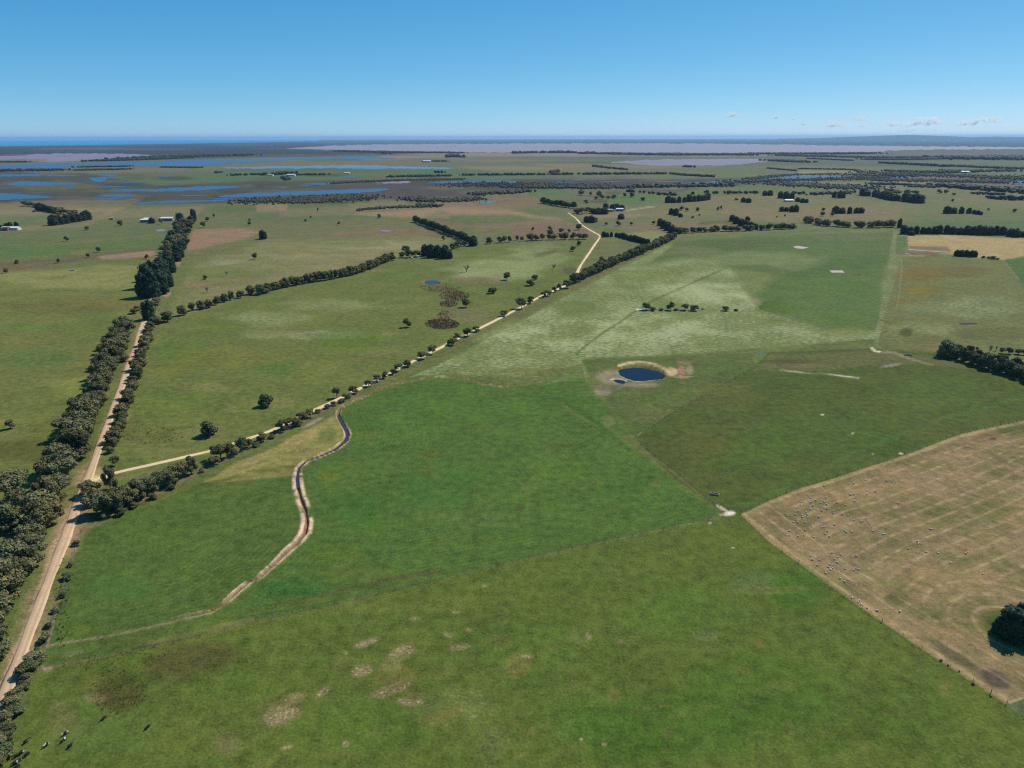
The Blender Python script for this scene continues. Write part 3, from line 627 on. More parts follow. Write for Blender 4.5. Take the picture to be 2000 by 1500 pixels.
blob(1387, 1022, 5, 2.5, (180, 170, 150), .9, None, .3); blob(1432, 1070, 5, 2, (190, 190, 170), .9, None, .3)
stripe([(1453, 1310), (1446, 1330), (1436, 1380), (1410, 1415), (1375, 1450), (1338, 1480)], (124, 118, 78), 1.6, .6, None, .6)
stripe([(1472, 1290), (1478, 1340), (1478, 1420), (1476, 1500)], (62, 80, 32), 1.8, .5, None, .5)
gt = random.Random(5)
for k in range(26):
    x0, y0 = gt.uniform(150, 1500), gt.uniform(1180, 1480); hd = gt.uniform(0, 3.1); tr_ = []
    for q in range(gt.randrange(5, 14)):
        tr_.append((x0, y0)); hd += gt.uniform(-.35, .35); x0 += math.cos(hd) * 14; y0 += math.sin(hd) * 9
    if all(1150 < p[1] for p in tr_): stripe(tr_, gt.choice([(126, 126, 76), (118, 122, 66), (70, 86, 36)]), 1.8, .45, None, .6)
for k in range(90):
    x0, y0 = gt.uniform(120, 1900), gt.uniform(1120, 1500)
    blob(x0, y0, gt.uniform(10, 60), gt.uniform(5, 22), gt.choice([(112, 116, 58), (78, 102, 38), (102, 100, 56), (122, 112, 62), (86, 110, 46), (70, 92, 38)]), gt.uniform(.25, .5), gt.choice([None, (.3, .1, 0), (0, .3, .1), (.1, 0, .3)]), 1.0, gt.uniform(-.3, .1))
for k in range(140):
    x0, y0 = gt.uniform(-20, 1150), gt.uniform(480, 930)
    blob(x0, y0, gt.uniform(10, 60), gt.uniform(2, 10), gt.choice([(128, 126, 70), (92, 106, 50), (118, 108, 66), (136, 130, 82), (98, 116, 52), (108, 106, 60)]), gt.uniform(.2, .5), None, 1.0, gt.uniform(-.15, .05))
for k in range(60):
    x0, y0 = gt.uniform(1220, 2000), gt.uniform(700, 960)
    blob(x0, y0, gt.uniform(16, 70), gt.uniform(3, 12), gt.choice([(92, 96, 50), (78, 96, 42), (98, 98, 58), (84, 102, 48)]), gt.uniform(.2, .4), None, 1.0, -.25) if y0 < 1000 - (x0 - 1450) * .3 else None
# ---- crop
area(P_CROPS, (86, 106, 50), 2.0, 1.5, 1, (0, 0, 0)); area(P_CROPB, (84, 109, 50), 2.0, 1.5, 1, (0, 0, 0))
for a in ((780, 830, 90, 30, (86, 116, 50), .5), (920, 800, 130, 24, (86, 118, 50), .6), (700, 1000, 70, 60, (66, 106, 44), .6), (850, 950, 120, 60, (70, 108, 48), .6), (1100, 920, 90, 40, (92, 118, 50), .6), (950, 1010, 110, 30, (98, 118, 58), .5), (1050, 980, 80, 30, (92, 116, 50), .5), (1250, 960, 90, 30, (76, 110, 48), .5),
          (1180, 850, 50, 14, (84, 108, 48), .5), (640, 930, 30, 14, (108, 112, 42), .6), (650, 1080, 70, 20, (92, 108, 42), .6), (560, 1150, 70, 24, (66, 108, 50), .7), (700, 1120, 90, 16, (98, 106, 48), .5), (330, 1050, 120, 30, (88, 108, 46), .6), (240, 1150, 70, 30, (70, 108, 50), .6), (420, 1120, 90, 30, (84, 106, 42), .5),
          (500, 970, 70, 14, (84, 100, 44), .6), (170, 1230, 40, 14, (98, 112, 44), .6), (830, 915, 30, 12, (98, 104, 42), .6), (1090, 870, 24, 10, (86, 92, 46), .7), (835, 885, 24, 14, (96, 98, 44), .5), (1015, 990, 16, 9, (84, 88, 44), .8), (1160, 948, 16, 8, (88, 98, 44), .7), (870, 1010, 40, 10, (108, 122, 62), .4), (1280, 945, 14, 8, (112, 114, 60), .6),
          (760, 900, 90, 22, (94, 116, 56), .4), (640, 1000, 40, 30, (72, 104, 44), .4), (900, 1060, 120, 14, (92, 110, 48), .5), (720, 850, 30, 10, (108, 112, 48), .5), (690, 905, 40, 12, (92, 108, 46), .5)):
    blob(*a)
for k in range(70):
    cx, cy = random.uniform(640, 1300), random.uniform(800, 1060); blob(cx, cy, random.uniform(14, 60), random.uniform(5, 16), random.choice([(92, 114, 52), (72, 104, 42), (100, 116, 54), (88, 106, 46)]), .3, None, 1.0, -.2)
for k in range(26):
    cx, cy = random.uniform(700, 1250), random.uniform(830, 1040); blob(cx, cy, random.uniform(3, 9), random.uniform(1.5, 4), random.choice([(92, 80, 46), (60, 92, 44), (112, 116, 58), (96, 88, 50)]), .6, None, .6)
area([(1000, 756), (1140, 738), (1180, 790), (1230, 850), (1180, 830), (1100, 775), (1040, 764)], (78, 108, 46), 4, 5, .8); stripe([(1090, 782), (1120, 805), (1150, 826)], (128, 110, 74), 4, .5, None, .5); stripe([(1010, 770), (1100, 782), (1165, 825), (1230, 880)], (66, 96, 40), 7, .6)
blob(1190, 822, 14, 14, (116, 118, 78), .6, (0, .4, .3)); stripe([(1230, 858), (1260, 884), (1300, 910), (1390, 984)], (118, 104, 80), 3, .8)
area(P_TRI, (142, 136, 78), 3, 2, 1, (.2, .3, 0)); blob(590, 855, 40, 14, (162, 142, 92), .7, (0, .4, 0), .5, -.4); blob(470, 910, 60, 12, (158, 142, 94), .7, (0, .4, 0), .5, -.4); blob(640, 850, 20, 20, (106, 116, 60), .7); blob(540, 915, 60, 6, (96, 104, 48), .7, (0, 0, .3), .6, -.1)
stripe([(395, 948), (450, 934), (520, 925), (575, 922)], (84, 92, 42), 8, .8, (0, .1, .3), .4); stripe([(240, 1000), (300, 975), (360, 950), (395, 945)], (98, 88, 50), 7, .7, (0, .1, .4), .4)
stripe([(160, 1038), (250, 992), (400, 918), (520, 858), (640, 798), (700, 768)], (140, 118, 98), 6, .85, None, .3); blob(610, 826, 24, 5, (176, 150, 134), .8, None, .5, -.5)
stripe([(152, 1046), (130, 1120), (112, 1190), (92, 1262)], (150, 130, 112), 6, .85, (0, .4, .2), .5); stripe([(140, 1080), (125, 1140), (108, 1220)], (88, 92, 46), 6, .6, None, .5)
stripe([(95, 1260), (150, 1252), (212, 1243), (300, 1224), (410, 1198)], (158, 136, 118), 3.5, .8, (0, .3, 0), .4)
area([(92, 1266), (300, 1226), (420, 1205), (620, 1160), (900, 1110), (1390, 1002), (1412, 1008), (1000, 1098), (740, 1156), (500, 1210), (300, 1258), (80, 1305)], (84, 104, 48), 2, 2, .7)
stripe([(560, 1178), (650, 1158), (760, 1132), (860, 1114)], (92, 80, 54), 12, .65, None, .2); stripe([(430, 1205), (560, 1184), (700, 1160)], (96, 104, 46), 7, .5)
# ---- verges of the gravel road, mouth of the sand track
stripe(ROAD_A[:13], (176, 146, 116), 60, .75, (0, .35, .3), .9)
area([(138, 1008), (112, 1045), (86, 1110), (54, 1190), (28, 1260), (0, 1335), (-20, 1380), (10, 1350), (60, 1212), (95, 1120), (128, 1050), (150, 1000)], (186, 154, 126), 4, 9, .85, (0, .4, .4), .5)
stripe(ROAD_A[11:22], (150, 126, 98), 22, .7, (0, .3, .3), .7); stripe(ROAD_A[21:], (136, 122, 90), 12, .6, None, .5)
stripe([(172, 940), (185, 936), (205, 930)], (232, 206, 164), 13, .9); stripe(ROAD_B[2:], (140, 124, 84), 9, .5, None, .5)
blob(175, 975, 18, 10, (196, 164, 116), .8, (0, .2, 0), .6); blob(195, 925, 14, 16, (176, 156, 112), .6, (0, .2, 0), .6); blob(160, 1030, 16, 8, (120, 106, 70), .6); blob(325, 572, 9, 8, (176, 148, 122), .8, None, .5); blob(346, 512, 8, 8, (170, 144, 118), .7, None, .5)
blob(255, 770, 10, 14, (140, 132, 104), .7, (0, .3, 0), .6); blob(245, 815, 10, 12, (140, 124, 92), .6, (0, .2, 0), .6)

# ---- relief that the photograph shows: drain with spoil banks, dams
def world_line(pts): return [P(*p)[:2] for p in pts]
wd = world_line(DRAIN)
i = sub(DRAIN, 40)
dd = line_d(gx[i], gy[i], wd); mxi, myi = mx[i], my[i]
up_part = smooth((DRAIN[10][1] - myi + 3) / 10) * smooth((mxi - 655) / 10)          # shallow upper reach
wid = np.interp(myi, [800, 830, 880, 930, 1010, 1045, 1075, 1160, 1200, 1240], [.6, 1.0, 1.0, .7, .55, .7, .8, .7, .6, .5]) + nb3[i] * .35
wid = np.where(up_part > .5, .55, wid)
bed = smooth(1.25 - dd / wid)
bw = np.interp(myi, [800, 900, 930, 1040, 1080, 1200], [.5, .55, 1.0, 1.0, .6, .5]); nf = fbm(gx[i], gy[i], 4.5, 3, None, 44.); keep_ = smooth((1212 - myi) / 26); bank = smooth(1.25 - np.abs(dd - wid - bw * .55 - nf * .25) / bw) * smooth(.62 + nf * 1.5 + nb2[i] * .8) * keep_; bed = bed * keep_
hz[i] += -0.9 * bed * (1 - .6 * up_part) + 0.35 * bank * (1 - .7 * up_part)
sandy = np.interp(myi, [760, 795, 830, 900, 925, 1040, 1075, 1150, 1250], [.28, .4, .6, .8, 1, 1, .9, .8, .5])
put(i, bank * sandy, (222, 194, 166), (0, .2, .1)); put(i, bed * .95, (136, 104, 82), (0, 0, 0))
for poly, dep in ((DAM, 2.2), (PUDDLE, .9), (BLUEDAM, 1.5)):
    wp = world_line(poly); i = sub(poly, 30); d = poly_sd(gx[i], gy[i], wp)
    hz[i] -= dep * smooth(.5 - (d + nb3[i] * 1.6) / 5.0)
    if poly is DAM: hz[i] += .8 * smooth(1 - np.abs(d - 7) / 5) * smooth((724 - my[i]) / 8 + (mx[i] - 1290) / 40)
    if poly is BLUEDAM: put(i, smooth(1 - np.abs(d - 2) / 3) * .7, (128, 112, 70))
# ---- gentle real undulation of the near ground
hz += (fbm(gx, gy, 34, 4, ff * .5, 31.) * .22) * smooth((700 - np.hypot(gx, gy)) / 300) * smooth((np.hypot(gx, gy) - 60) / 60) * (hz > -.02)

# ---- sown rows and header runs follow the paddock edges
i = np.where(seen & (poly_sd(mx, my, P_CROPB) < 2))[0]
rowd[i] = np.abs(poly_sd(gx[i], gy[i], world_line(P_CROPB)))
i = np.where(seen & (poly_sd(mx, my, P_CROPS) < 2))[0]
rowd[i] = np.abs(poly_sd(gx[i], gy[i], world_line(P_CROPS)))
i = np.where(seen & (poly_sd(mx, my, P_STUB) < 2))[0]
top = world_line(P_STUB[:10]); ix, iy, _ = P(*ISLAND); fence = world_line([(1447, 1006), (1560, 1100), (1700, 1199), (1966, 1376)])
dt = line_d(gx[i], gy[i], top); df = line_d(gx[i], gy[i], fence); di = np.hypot(gx[i] - ix, gy[i] - iy) - 8
rowd[i] = np.where(df < 16, df, np.where((di < 17), di, dt))

# ---- split the sheet into paddocks
ni, nj = NA, NR
I, J = np.meshgrid(np.arange(ni), np.arange(nj - 1), indexing='ij')
I2 = (I + 1) % ni
faces = np.stack([I * nj + J, I * nj + J + 1, I2 * nj + J + 1, I2 * nj + J], -1).reshape(-1, 4)
fx = mx[faces].mean(1); fy = my[faces].mean(1); fs = seen[faces].all(1)
fid = np.zeros(len(faces), np.int32)
PADS = [('sown_crop_field', P_CROPB, CROP, 'large bright green sown paddock right of the winding drain'),
        ('sown_crop_field', P_CROPS, CROP, 'smaller bright green sown paddock between the drain and the gravel road'),
        ('stubble_field', P_STUB, STUB, 'straw coloured striped stubble paddock where sheep graze'),
        ('olive_field', P_OLIVE, GRASS, 'smooth olive green paddock above the stubble paddock'),
        ('dam_field', P_DAM, GRASS, 'green wedge of pasture round the sandy banked dam'),
        ('ryegrass_field', P_PALE, GRASS, 'pale flecked ryegrass paddock behind the dam'),
        ('dry_grass_field', P_TRI, GRASS, 'straw coloured triangle of dry grass beside the drain'),
        ('foreground_field', P_FORE, GRASS, 'rough green foreground pasture with bare straw patches'),
        ('straw_field', P_STRAW, GRASS, 'flat straw coloured paddock in front of the long dark hedge'),
        ('rusty_field', P_RUST, GRASS, 'rusty brown and pale green paddock at the right edge'),
        ('roadside_field', P_WEST, GRASS, 'broad olive pasture left of the tree lined gravel road'),
        ('middle_field', P_MID, GRASS, 'pale patched pasture between the gravel road and the diagonal sand road')]
for k, (_, poly, _, _) in enumerate(PADS):
    j = np.where(fs & (fid == 0))[0]
    fid[j[poly_sd(fx[j], fy[j], poly) < 0]] = k + 1
gv = np.stack([gx, gy, hz], 1)
def sheet(name, sel, mat, label):
    fc = faces[sel]; uq, inv = np.unique(fc, return_inverse=True)
    me = mesh_np(name, gv[uq], inv.reshape(fc.shape), [mat], smooth=True)
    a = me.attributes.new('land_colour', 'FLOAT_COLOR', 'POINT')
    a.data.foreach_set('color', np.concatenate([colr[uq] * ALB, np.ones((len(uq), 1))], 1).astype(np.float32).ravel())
    a = me.attributes.new('flecks', 'FLOAT_COLOR', 'POINT')
    a.data.foreach_set('color', np.concatenate([fleck[uq], np.ones((len(uq), 1))], 1).astype(np.float32).ravel())
    a = me.attributes.new('row_distance', 'FLOAT', 'POINT')
    a.data.foreach_set('value', rowd[uq].astype(np.float32))
    return tag(obj(name, me), label, None, None, 'structure')
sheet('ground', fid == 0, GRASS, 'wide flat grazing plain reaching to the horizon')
for k, (nm, _, mt, lb) in enumerate(PADS): sheet(nm, fid == k + 1, mt, lb)

# ------------------------------------------------------------------ roads
def spline(pts, step=3.0):
    p = [np.array(q) for q in pts]; p = [2 * p[0] - p[1]] + p + [2 * p[-1] - p[-2]]; out = []
    for a, b, c, d in zip(p[:-3], p[1:-2], p[2:-1], p[3:]):
        n = max(2, int(np.linalg.norm(c - b) / step))
        for k in range(n):
            t = k / n
            out.append(.5 * ((2 * b) + (c - a) * t + (2 * a - 5 * b + 4 * c - d) * t * t + (3 * b - a - 3 * c + d) * t ** 3))
    out.append(p[-2]); return np.array(out)
def ribbon(name, pts, width, mat, label, z=.16):
    c = spline([np.array(P(*q)[:2]) for q in pts], 4.0)
    t = np.gradient(c, axis=0); t /= np.linalg.norm(t, axis=1)[:, None]
    nrm = np.stack([-t[:, 1], t[:, 0]], 1); n = len(c)
    s = np.arange(n) * 4.0
    cols = []; off = (-1, -.92, -.5, 0, .5, .92, 1); acr = []
    for q in off:
        jit = (vnoise(s / 6 + q * 9, s * 0 + q) - .5) * .55 if abs(q) > .6 else 0
        ww = width * .5 * q * (1 + (.35 * (vnoise(s / 30., s * 0) - .5))) + jit
        lift = np.full(n, z + .10 * (1 - q * q) if abs(q) < .99 else -.25)
        cols.append(np.column_stack([c + nrm * np.asarray(ww)[:, None], lift])); acr.append(np.full(n, q))
    v = np.stack(cols, 1).reshape(-1, 3); m = len(off)
    f = np.array([(k * m + j, k * m + j + 1, (k + 1) * m + j + 1, (k + 1) * m + j) for k in range(n - 1) for j in range(m - 1)])
    me = mesh_np(name, v, f[:, ::-1], [mat], smooth=True)
    a = me.attributes.new('across', 'FLOAT', 'POINT'); a.data.foreach_set('value', np.stack(acr, 1).ravel().astype(np.float32))
    return tag(obj(name, me), label, None, None, 'structure')
ribbon('gravel_road', ROAD_A, 3.5, GRAVEL, 'pale gravel road running straight between tree belts on the left')
ribbon('sand_road', ROAD_B, 2.9, SANDTRACK, 'narrow pale sand road running diagonally behind a broken row of trees', .13)

# ------------------------------------------------------------------ water
def water(name, poly, mat, label, z=None, sm=False):
    if sm:
        q = spline([np.array(p, float) for p in poly] + [np.array(poly[0], float)], 4.0)[:-1]
    else: q = poly
    if z is None and name != 'sea':
        q = np.asarray(q, float); am = np.clip((np.ptp(q[:, 0])) * .06, .4, 9)
        jj = np.arange(len(q)); q = q + np.column_stack([(vnoise(jj / 1.7, jj * 0 + q[0, 1]) - .5) * am, (vnoise(jj / 1.7 + 40, jj * 0 + q[0, 0]) - .5) * min(1.8, .32 * np.ptp(q[:, 1]))])
    if name == 'dam_water' and poly is DAM:
        q = np.asarray(q, float); jj = np.arange(len(q)); q = q + np.column_stack([(vnoise(jj / 2.1, jj * 0 + 3.3) - .5) * 3.2, (vnoise(jj / 1.9 + 9, jj * 0 + 7.1) - .5) * 1.3])
    pts = [P(*p) for p in q]
    far = sum(p[2] for p in pts) / len(pts)
    zz = z if z is not None else .12 + far * 2.5e-4 * .3
    bm = bmesh.new()
    vsx = [bm.verts.new((p[0], p[1], zz)) for p in pts]
    f = bm.faces.new(vsx)
    if f.normal.z < 0: bm.normal_update()
    bm.normal_update()
    if f.normal.z < 0: f.normal_flip()
    bmesh.ops.triangulate(bm, faces=[f])
    me = bpy.data.meshes.new(name); bm.to_mesh(me); bm.free(); me.materials.append(mat)
    return tag(obj(name, me), label, None, None, 'structure')
water('dam_water', DAM, WDAM, 'dark blue water of the round dam with sandy banks', -.75, True)
water('dam_water', PUDDLE, WDAM, 'small dark puddle beside the sandy banked dam', -.35, True)
water('dam_water', BLUEDAM, WBLUE, 'small bright blue dam in the pasture behind the diagonal sand road', -.55, True)
water('pond_water', [(1873, 632), (1884, 630.6), (1900, 630.8), (1909, 632), (1898, 633.4), (1880, 633.4)], WDAM, 'thin dark pond in the pale paddock at the right', None, True)
water('pond_water', [(934, 395), (946, 393), (972, 392.4), (960, 396), (944, 397)], WDAM, 'purple pond in the brown flat behind the marsh', None, True)
water('pond_water', [(304, 449), (316, 447.5), (324, 450), (318, 452.2), (306, 451.5)], WLILAC, 'small grey dam beside the farm at the end of the gravel road', None, True)
water('pond_water', [(1768, 495.6), (1776, 495), (1778, 497), (1769, 497.4)], WLILAC, 'tiny pond on the red soil by the straw paddock', None, True)
water('pond_water', [(742, 450.5), (752, 449), (766, 451), (758, 453), (746, 453)], WLILAC, 'small dull pond in the dry grass of the middle distance', None, True)
# the drain's wet reach
c = spline([np.array(P(*q)[:2]) for q in DRAIN[11:22]], 2.0); t = np.gradient(c, axis=0); t /= np.linalg.norm(t, axis=1)[:, None]
nr = np.stack([-t[:, 1], t[:, 0]], 1); n = len(c)
hw = np.interp(np.linspace(0, 1, n), [0, .1, .35, .6, 1], [.4, 1.0, 1.25, .95, .5])
v = np.concatenate([np.column_stack([c + nr * hw[:, None], np.full(n, -.38)]), np.column_stack([c - nr * hw[:, None], np.full(n, -.38)])])
tag(obj('drain_water', mesh_np('drain_water', v, np.array([(k, n + k, n + k + 1, k + 1) for k in range(n - 1)]), [WDRAIN])), 'dark purple water standing in the winding drain', None, None, 'structure')

FARW = [('sea', WSEA, 'thin turquoise band of sea along the horizon at the left', [(-900, 288), (0, 285.6), (200, 283.2), (430, 279.5), (620, 276.2), (620, 273.6), (300, 274.6), (0, 275.4), (-900, 277.4)]),
        ('lake_water', WLAKE, 'huge pale lilac lake below the horizon', [(558, 290.6), (620, 286), (700, 283), (820, 281.5), (1100, 280.2), (1350, 280.5), (1500, 282), (1700, 285), (2000, 287.5), (2300, 289), (2300, 293), (2000, 291.5), (1760, 293.5), (1700, 297), (1480, 299), (1250, 297.8), (1000, 298.4), (900, 297), (760, 294.8), (660, 293)]),
        ('lagoon_water', WLILAC, 'pale lilac lagoon at the far left', [(-300, 307), (0, 305), (80, 301), (170, 299.5), (285, 302), (274, 307), (230, 309.5), (160, 313), (120, 316.5), (70, 316), (90, 312), (0, 312), (-300, 316)]),
        ('river_water', WBLUE, 'long blue estuary reach at the far left', [(-300, 326), (0, 321.5), (120, 319), (260, 316.5), (390, 312), (470, 310.8), (560, 309), (690, 305.5), (700, 307), (560, 313.2), (460, 319), (380, 324), (250, 324.5), (100, 328.5), (0, 329), (-300, 333)]),
        ('lagoon_water', WPALE, 'long light blue lagoon crossing the plain', [(430, 327.5), (560, 324.6), (700, 322.4), (745, 323), (760, 325), (820, 325.5), (884, 328.2), (860, 329.6), (740, 329.8), (660, 328.6), (520, 329.2), (440, 329)]),
        ('lagoon_water', WBLUE, 'short blue pool right of the long light lagoon', [(650, 308), (700, 306), (770, 307.5), (760, 310), (700, 310.6), (660, 309.4)]),
        ('marsh_water', WBLUE, 'deep blue stretch of water in the middle of the marsh', [(426, 383.5), (470, 378.5), (540, 375.5), (640, 371.5), (700, 369.2), (752, 368), (760, 370.5), (735, 374.5), (680, 377.5), (560, 382.5), (480, 385.2), (436, 386)]),
        ('marsh_water', WBLUE, 'blue bend of marsh water at the left edge', [(-120, 384), (0, 378), (24, 378.5), (60, 381), (96, 383.5), (102, 386.4), (60, 388), (0, 391.5), (-120, 396)]),
        ('marsh_water', WBLUE, 'long blue marsh pool above the left edge bend', [(14, 361.5), (34, 354.8), (80, 355), (124, 357), (160, 360), (110, 362.4), (60, 363.4)]),
        ('marsh_water', WBLUE, 'narrow blue creek arm at the far left edge', [(-80, 346), (0, 341), (60, 340.2), (110, 342.5), (70, 344), (0, 345.5), (-80, 352)]),
        ('marsh_water', WBLUE, 'small blue pool on the flat right of the creek arm', [(172, 348.5), (188, 346.8), (208, 347.2), (206, 353), (196, 356), (184, 354)]),
        ('marsh_water', WBLUE, 'upper thin blue channel left of the marsh stretch', [(168, 375.8), (230, 372), (310, 368.6), (400, 364), (470, 364.4), (440, 369), (380, 372.5), (320, 374.5), (240, 375.2)]),
        ('marsh_water', WBLUE, 'lower thin blue channel left of the marsh stretch', [(186, 384.6), (220, 382.2), (262, 380), (258, 383), (222, 385)]),
        ('marsh_water', WBLUE, 'ragged blue pools along the near shore of the marsh', [(256, 397.2), (300, 394), (350, 392.2), (400, 391), (462, 390), (440, 392.8), (380, 395), (310, 397.5), (270, 398.8)]),
        ('marsh_water', WLILAC, 'grey blue channel above the muddy flat', [(732, 357.4), (770, 355), (800, 354.2), (796, 357.6), (760, 359)]),
        ('marsh_water', WBLUE, 'thin blue channel crossing the muddy flat', [(836, 356.2), (900, 353.6), (960, 352.6), (1010, 354), (1000, 357.4), (920, 357), (860, 358)]),
        ('river_water', WBLUE, 'blue river bending through the trees at right of centre', [(1328, 357.8), (1390, 354.4), (1450, 349.5), (1510, 345.2), (1560, 344), (1600, 342.4), (1645, 343.6), (1632, 347.6), (1580, 349.2), (1510, 352.4), (1440, 357), (1380, 359)]),
        ('lake_water', WLILAC, 'small lilac lake in the plain at right of centre', [(1192, 317.4), (1240, 313.2), (1320, 311), (1420, 310.4), (1505, 310.8), (1500, 315), (1460, 320), (1420, 323), (1330, 324), (1260, 322.5), (1215, 319.5)]),
        ('river_water', WBLUE, 'short blue pool among the trees at the far right', [(1742, 346.6), (1756, 344.4), (1772, 344.4), (1776, 347), (1756, 348.2)]),
        ('river_water', WBLUE, 'blue pool at the right edge of the plain', [(1944, 355.6), (1964, 353.6), (2000, 354.4), (2050, 356), (2050, 361), (1990, 360), (1960, 358.4)])]
for nm, mt, lb, poly in FARW: water(nm, poly, mt, lb, None, nm not in ('sea',))
gw = random.Random(31); sv = MB()
for k in range(46):
    a_, b_ = gw.uniform(-20, 720), gw.uniform(338, 397)
    if gw.random() < .25: a_, b_ = gw.uniform(820, 1320), gw.uniform(350, 357)
    l_, h_ = gw.uniform(8, 46), gw.uniform(.5, 1.5)
    pp = [(a_ + math.cos(t_) * l_ * (.6 + .4 * gw.random()), b_ + math.sin(t_) * h_ * (.6 + .5 * gw.random()) + math.cos(t_) * l_ * -.015) for t_ in [q * 2 * math.pi / 11 for q in range(11)]]
    sv.poly([(P(*p)[0], P(*p)[1], .22) for p in pp][::-1])
tag(sv.build('marsh_water', WBLUE), 'thin slivers of open water scattered among the reeds of the marsh', None, None, 'structure')
for nm, mt, lb, poly in (('clay_pan', MUDPAD, 'pale rectangular clay pan in the green corner of the ryegrass paddock', [(1620, 528.5), (1645, 528.5), (1650, 533), (1624, 533)]),
                         ('clay_pan', MUDPAD, 'pale lens shaped clay pan near the top of the ryegrass paddock', [(1548, 482.6), (1558, 480.4), (1580, 484), (1568, 486.4), (1556, 485.6)])):
    water(nm, poly, mt, lb, .22)

# ------------------------------------------------------------------ hills on the horizon
hx = np.linspace(-1, 1, 60)
def hill(name, label, pts, dist, deep):
    v = []; f = []
    n = len(pts)
    for (px, hpx) in pts:
        a, b, _ = P(px, 276); s = dist / math.hypot(a, b); a *= s; b *= s
        h = max(hpx, .0) * dist / FPX + 60
        for q, k in ((-1, 0), (-.5, .75), (0, 1), (.6, .7), (1, 0)):
            ss = (dist + q * deep) / dist
            v.append((a * ss, b * ss, h * k - 3))
    for i in range(n - 1):
        for j in range(4): f.append((i * 5 + j, i * 5 + j + 1, (i + 1) * 5 + j + 1, (i + 1) * 5 + j))
    return tag(obj(name, mesh_np(name, v, np.array(f)[:, ::-1], [HILLM], smooth=True)), label, None, None, 'structure')
HILLM = soil_material('wooded_hill', alb(66, 84, 72), alb(52, 70, 62), .002, alb(84, 98, 80))
hill('hills', 'low blue range on the horizon at the right', [(1520, 0), (1600, 1.0), (1640, 2.4), (1690, 3.6), (1740, 5.0), (1780, 5.6), (1820, 4.4), (1860, 3.2), (1890, 1.8), (1940, 2.6), (2000, 2.0), (2100, 2.6), (2250, 1.2), (2400, 0)], 34000, 5000)

# ------------------------------------------------------------------ tree meshes
def ico(sub):
    bm = bmesh.new(); bmesh.ops.create_icosphere(bm, subdivisions=sub, radius=1.0)
    v = np.array([q.co for q in bm.verts]); f = np.array([[q.index for q in p.verts] for p in bm.faces]); bm.free(); return v, f
ICO1, ICO2 = ico(1), ico(2)
def crown_mesh(name, lobes, ntuft, size, mat, squash=.9, upward=0.25, core=.80, rnd=None):
    """leaf tufts on and inside a cluster of lobes (x, y, z, r, rz); unit tree: height 1, width 1"""
    g = np.random.default_rng(rnd); V = []; F = []; C = []; n0 = 0
    tot = sum(l[3] ** 2 for l in lobes)
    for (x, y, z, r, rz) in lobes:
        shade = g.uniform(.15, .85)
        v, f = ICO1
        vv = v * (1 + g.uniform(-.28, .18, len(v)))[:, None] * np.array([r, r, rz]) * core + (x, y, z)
        V.append(vv); F.append(f + n0); C.append(np.full(len(vv), shade * .6)); n0 += len(vv)  # inner core tinted darker than the tufts: crown-interior shade put into the colour
        k = int(ntuft * r * r / tot)
        d = g.normal(size=(k, 3)); d /= np.linalg.norm(d, axis=1)[:, None]
        rad = g.uniform(.70, 1.12, k) ** .8
        p = d * rad[:, None] * np.array([r, r, rz]) + (x, y, z)
        nrm = d + g.normal(size=(k, 3)) * .55 + np.array([0, 0, upward]); nrm /= np.linalg.norm(nrm, axis=1)[:, None]
        a = np.cross(nrm, g.normal(size=(k, 3))); a /= np.linalg.norm(a, axis=1)[:, None]; b = np.cross(nrm, a)
        s = size * g.uniform(.55, 1.35, k)[:, None]
        q = np.stack([p - a * s * .9 - b * s * .3, p + a * s * .1 - b * s * .75, p + a * s, p + a * s * .05 + b * s * .8], 1)
        q[:, 2] += nrm * s * .25
        V.append(q.reshape(-1, 3)); base = n0 + np.arange(k)[:, None] * 4
        F.append(np.concatenate([base + [0, 1, 2], base + [0, 2, 3]], 1).reshape(-1, 3)); n0 += 4 * k
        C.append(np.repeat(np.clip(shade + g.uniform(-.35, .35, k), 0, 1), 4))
    me = mesh_np(name, np.concatenate(V), np.concatenate(F), [mat])
    a = me.attributes.new('clump', 'FLOAT', 'POINT'); a.data.foreach_set('value', np.concatenate(C).astype(np.float32))
    return me
def trunk_mesh(name, lobes, mat, r=.03, split=.25, rnd=0):
    g = random.Random(rnd); b = MB()
    lean = (g.uniform(-.03, .03), g.uniform(-.03, .03))
    b.tube([(0, 0, -.03), (lean[0] * .5, lean[1] * .5, split * .5), (lean[0], lean[1], split), (lean[0], lean[1], split + .2)], [r * 1.35, r, r * .85, r * .5], 6)
    for l in lobes[:6]:
        m = ((lean[0] + l[0]) * .5 + g.uniform(-.03, .03), (lean[1] + l[1]) * .5, (split + l[2]) * .5)
        b.tube([(lean[0], lean[1], split - .03), m, (l[0], l[1], l[2])], [r * .6, r * .42, r * .2], 5)
    return b.mesh(name, mat)
def euc_lobes(g, n, zlo=.42, zhi=.86, spread=.34, rr=(.13, .21)):
    L_ = []
    for k in range(n):
        a = 2 * math.pi * k / n * 1.0 + g.uniform(-.5, .5); q = spread * math.sqrt(g.uniform(.15, 1))
        z = g.uniform(zlo, zhi) - q * .35 * (zhi - zlo); r = g.uniform(*rr)
        L_.append((math.cos(a) * q, math.sin(a) * q, z, r, r * g.uniform(.7, .95)))
    L_.append((g.uniform(-.06, .06), g.uniform(-.06, .06), zhi - .03, rr[1], rr[1] * .7))
    return L_
VAR = {}
def variants(kind, n, fn): VAR[kind] = [fn(k) for k in range(n)]
def v_euc(k):
    g = random.Random(100 + k); lb = euc_lobes(g, 9 + k % 4, .40 if k % 3 else .30, .85, .36)
    return crown_mesh('crown', lb, 2300, .036, EUC, core=.78, rnd=k), trunk_mesh('trunk', lb, BARK, .026, .22, k)
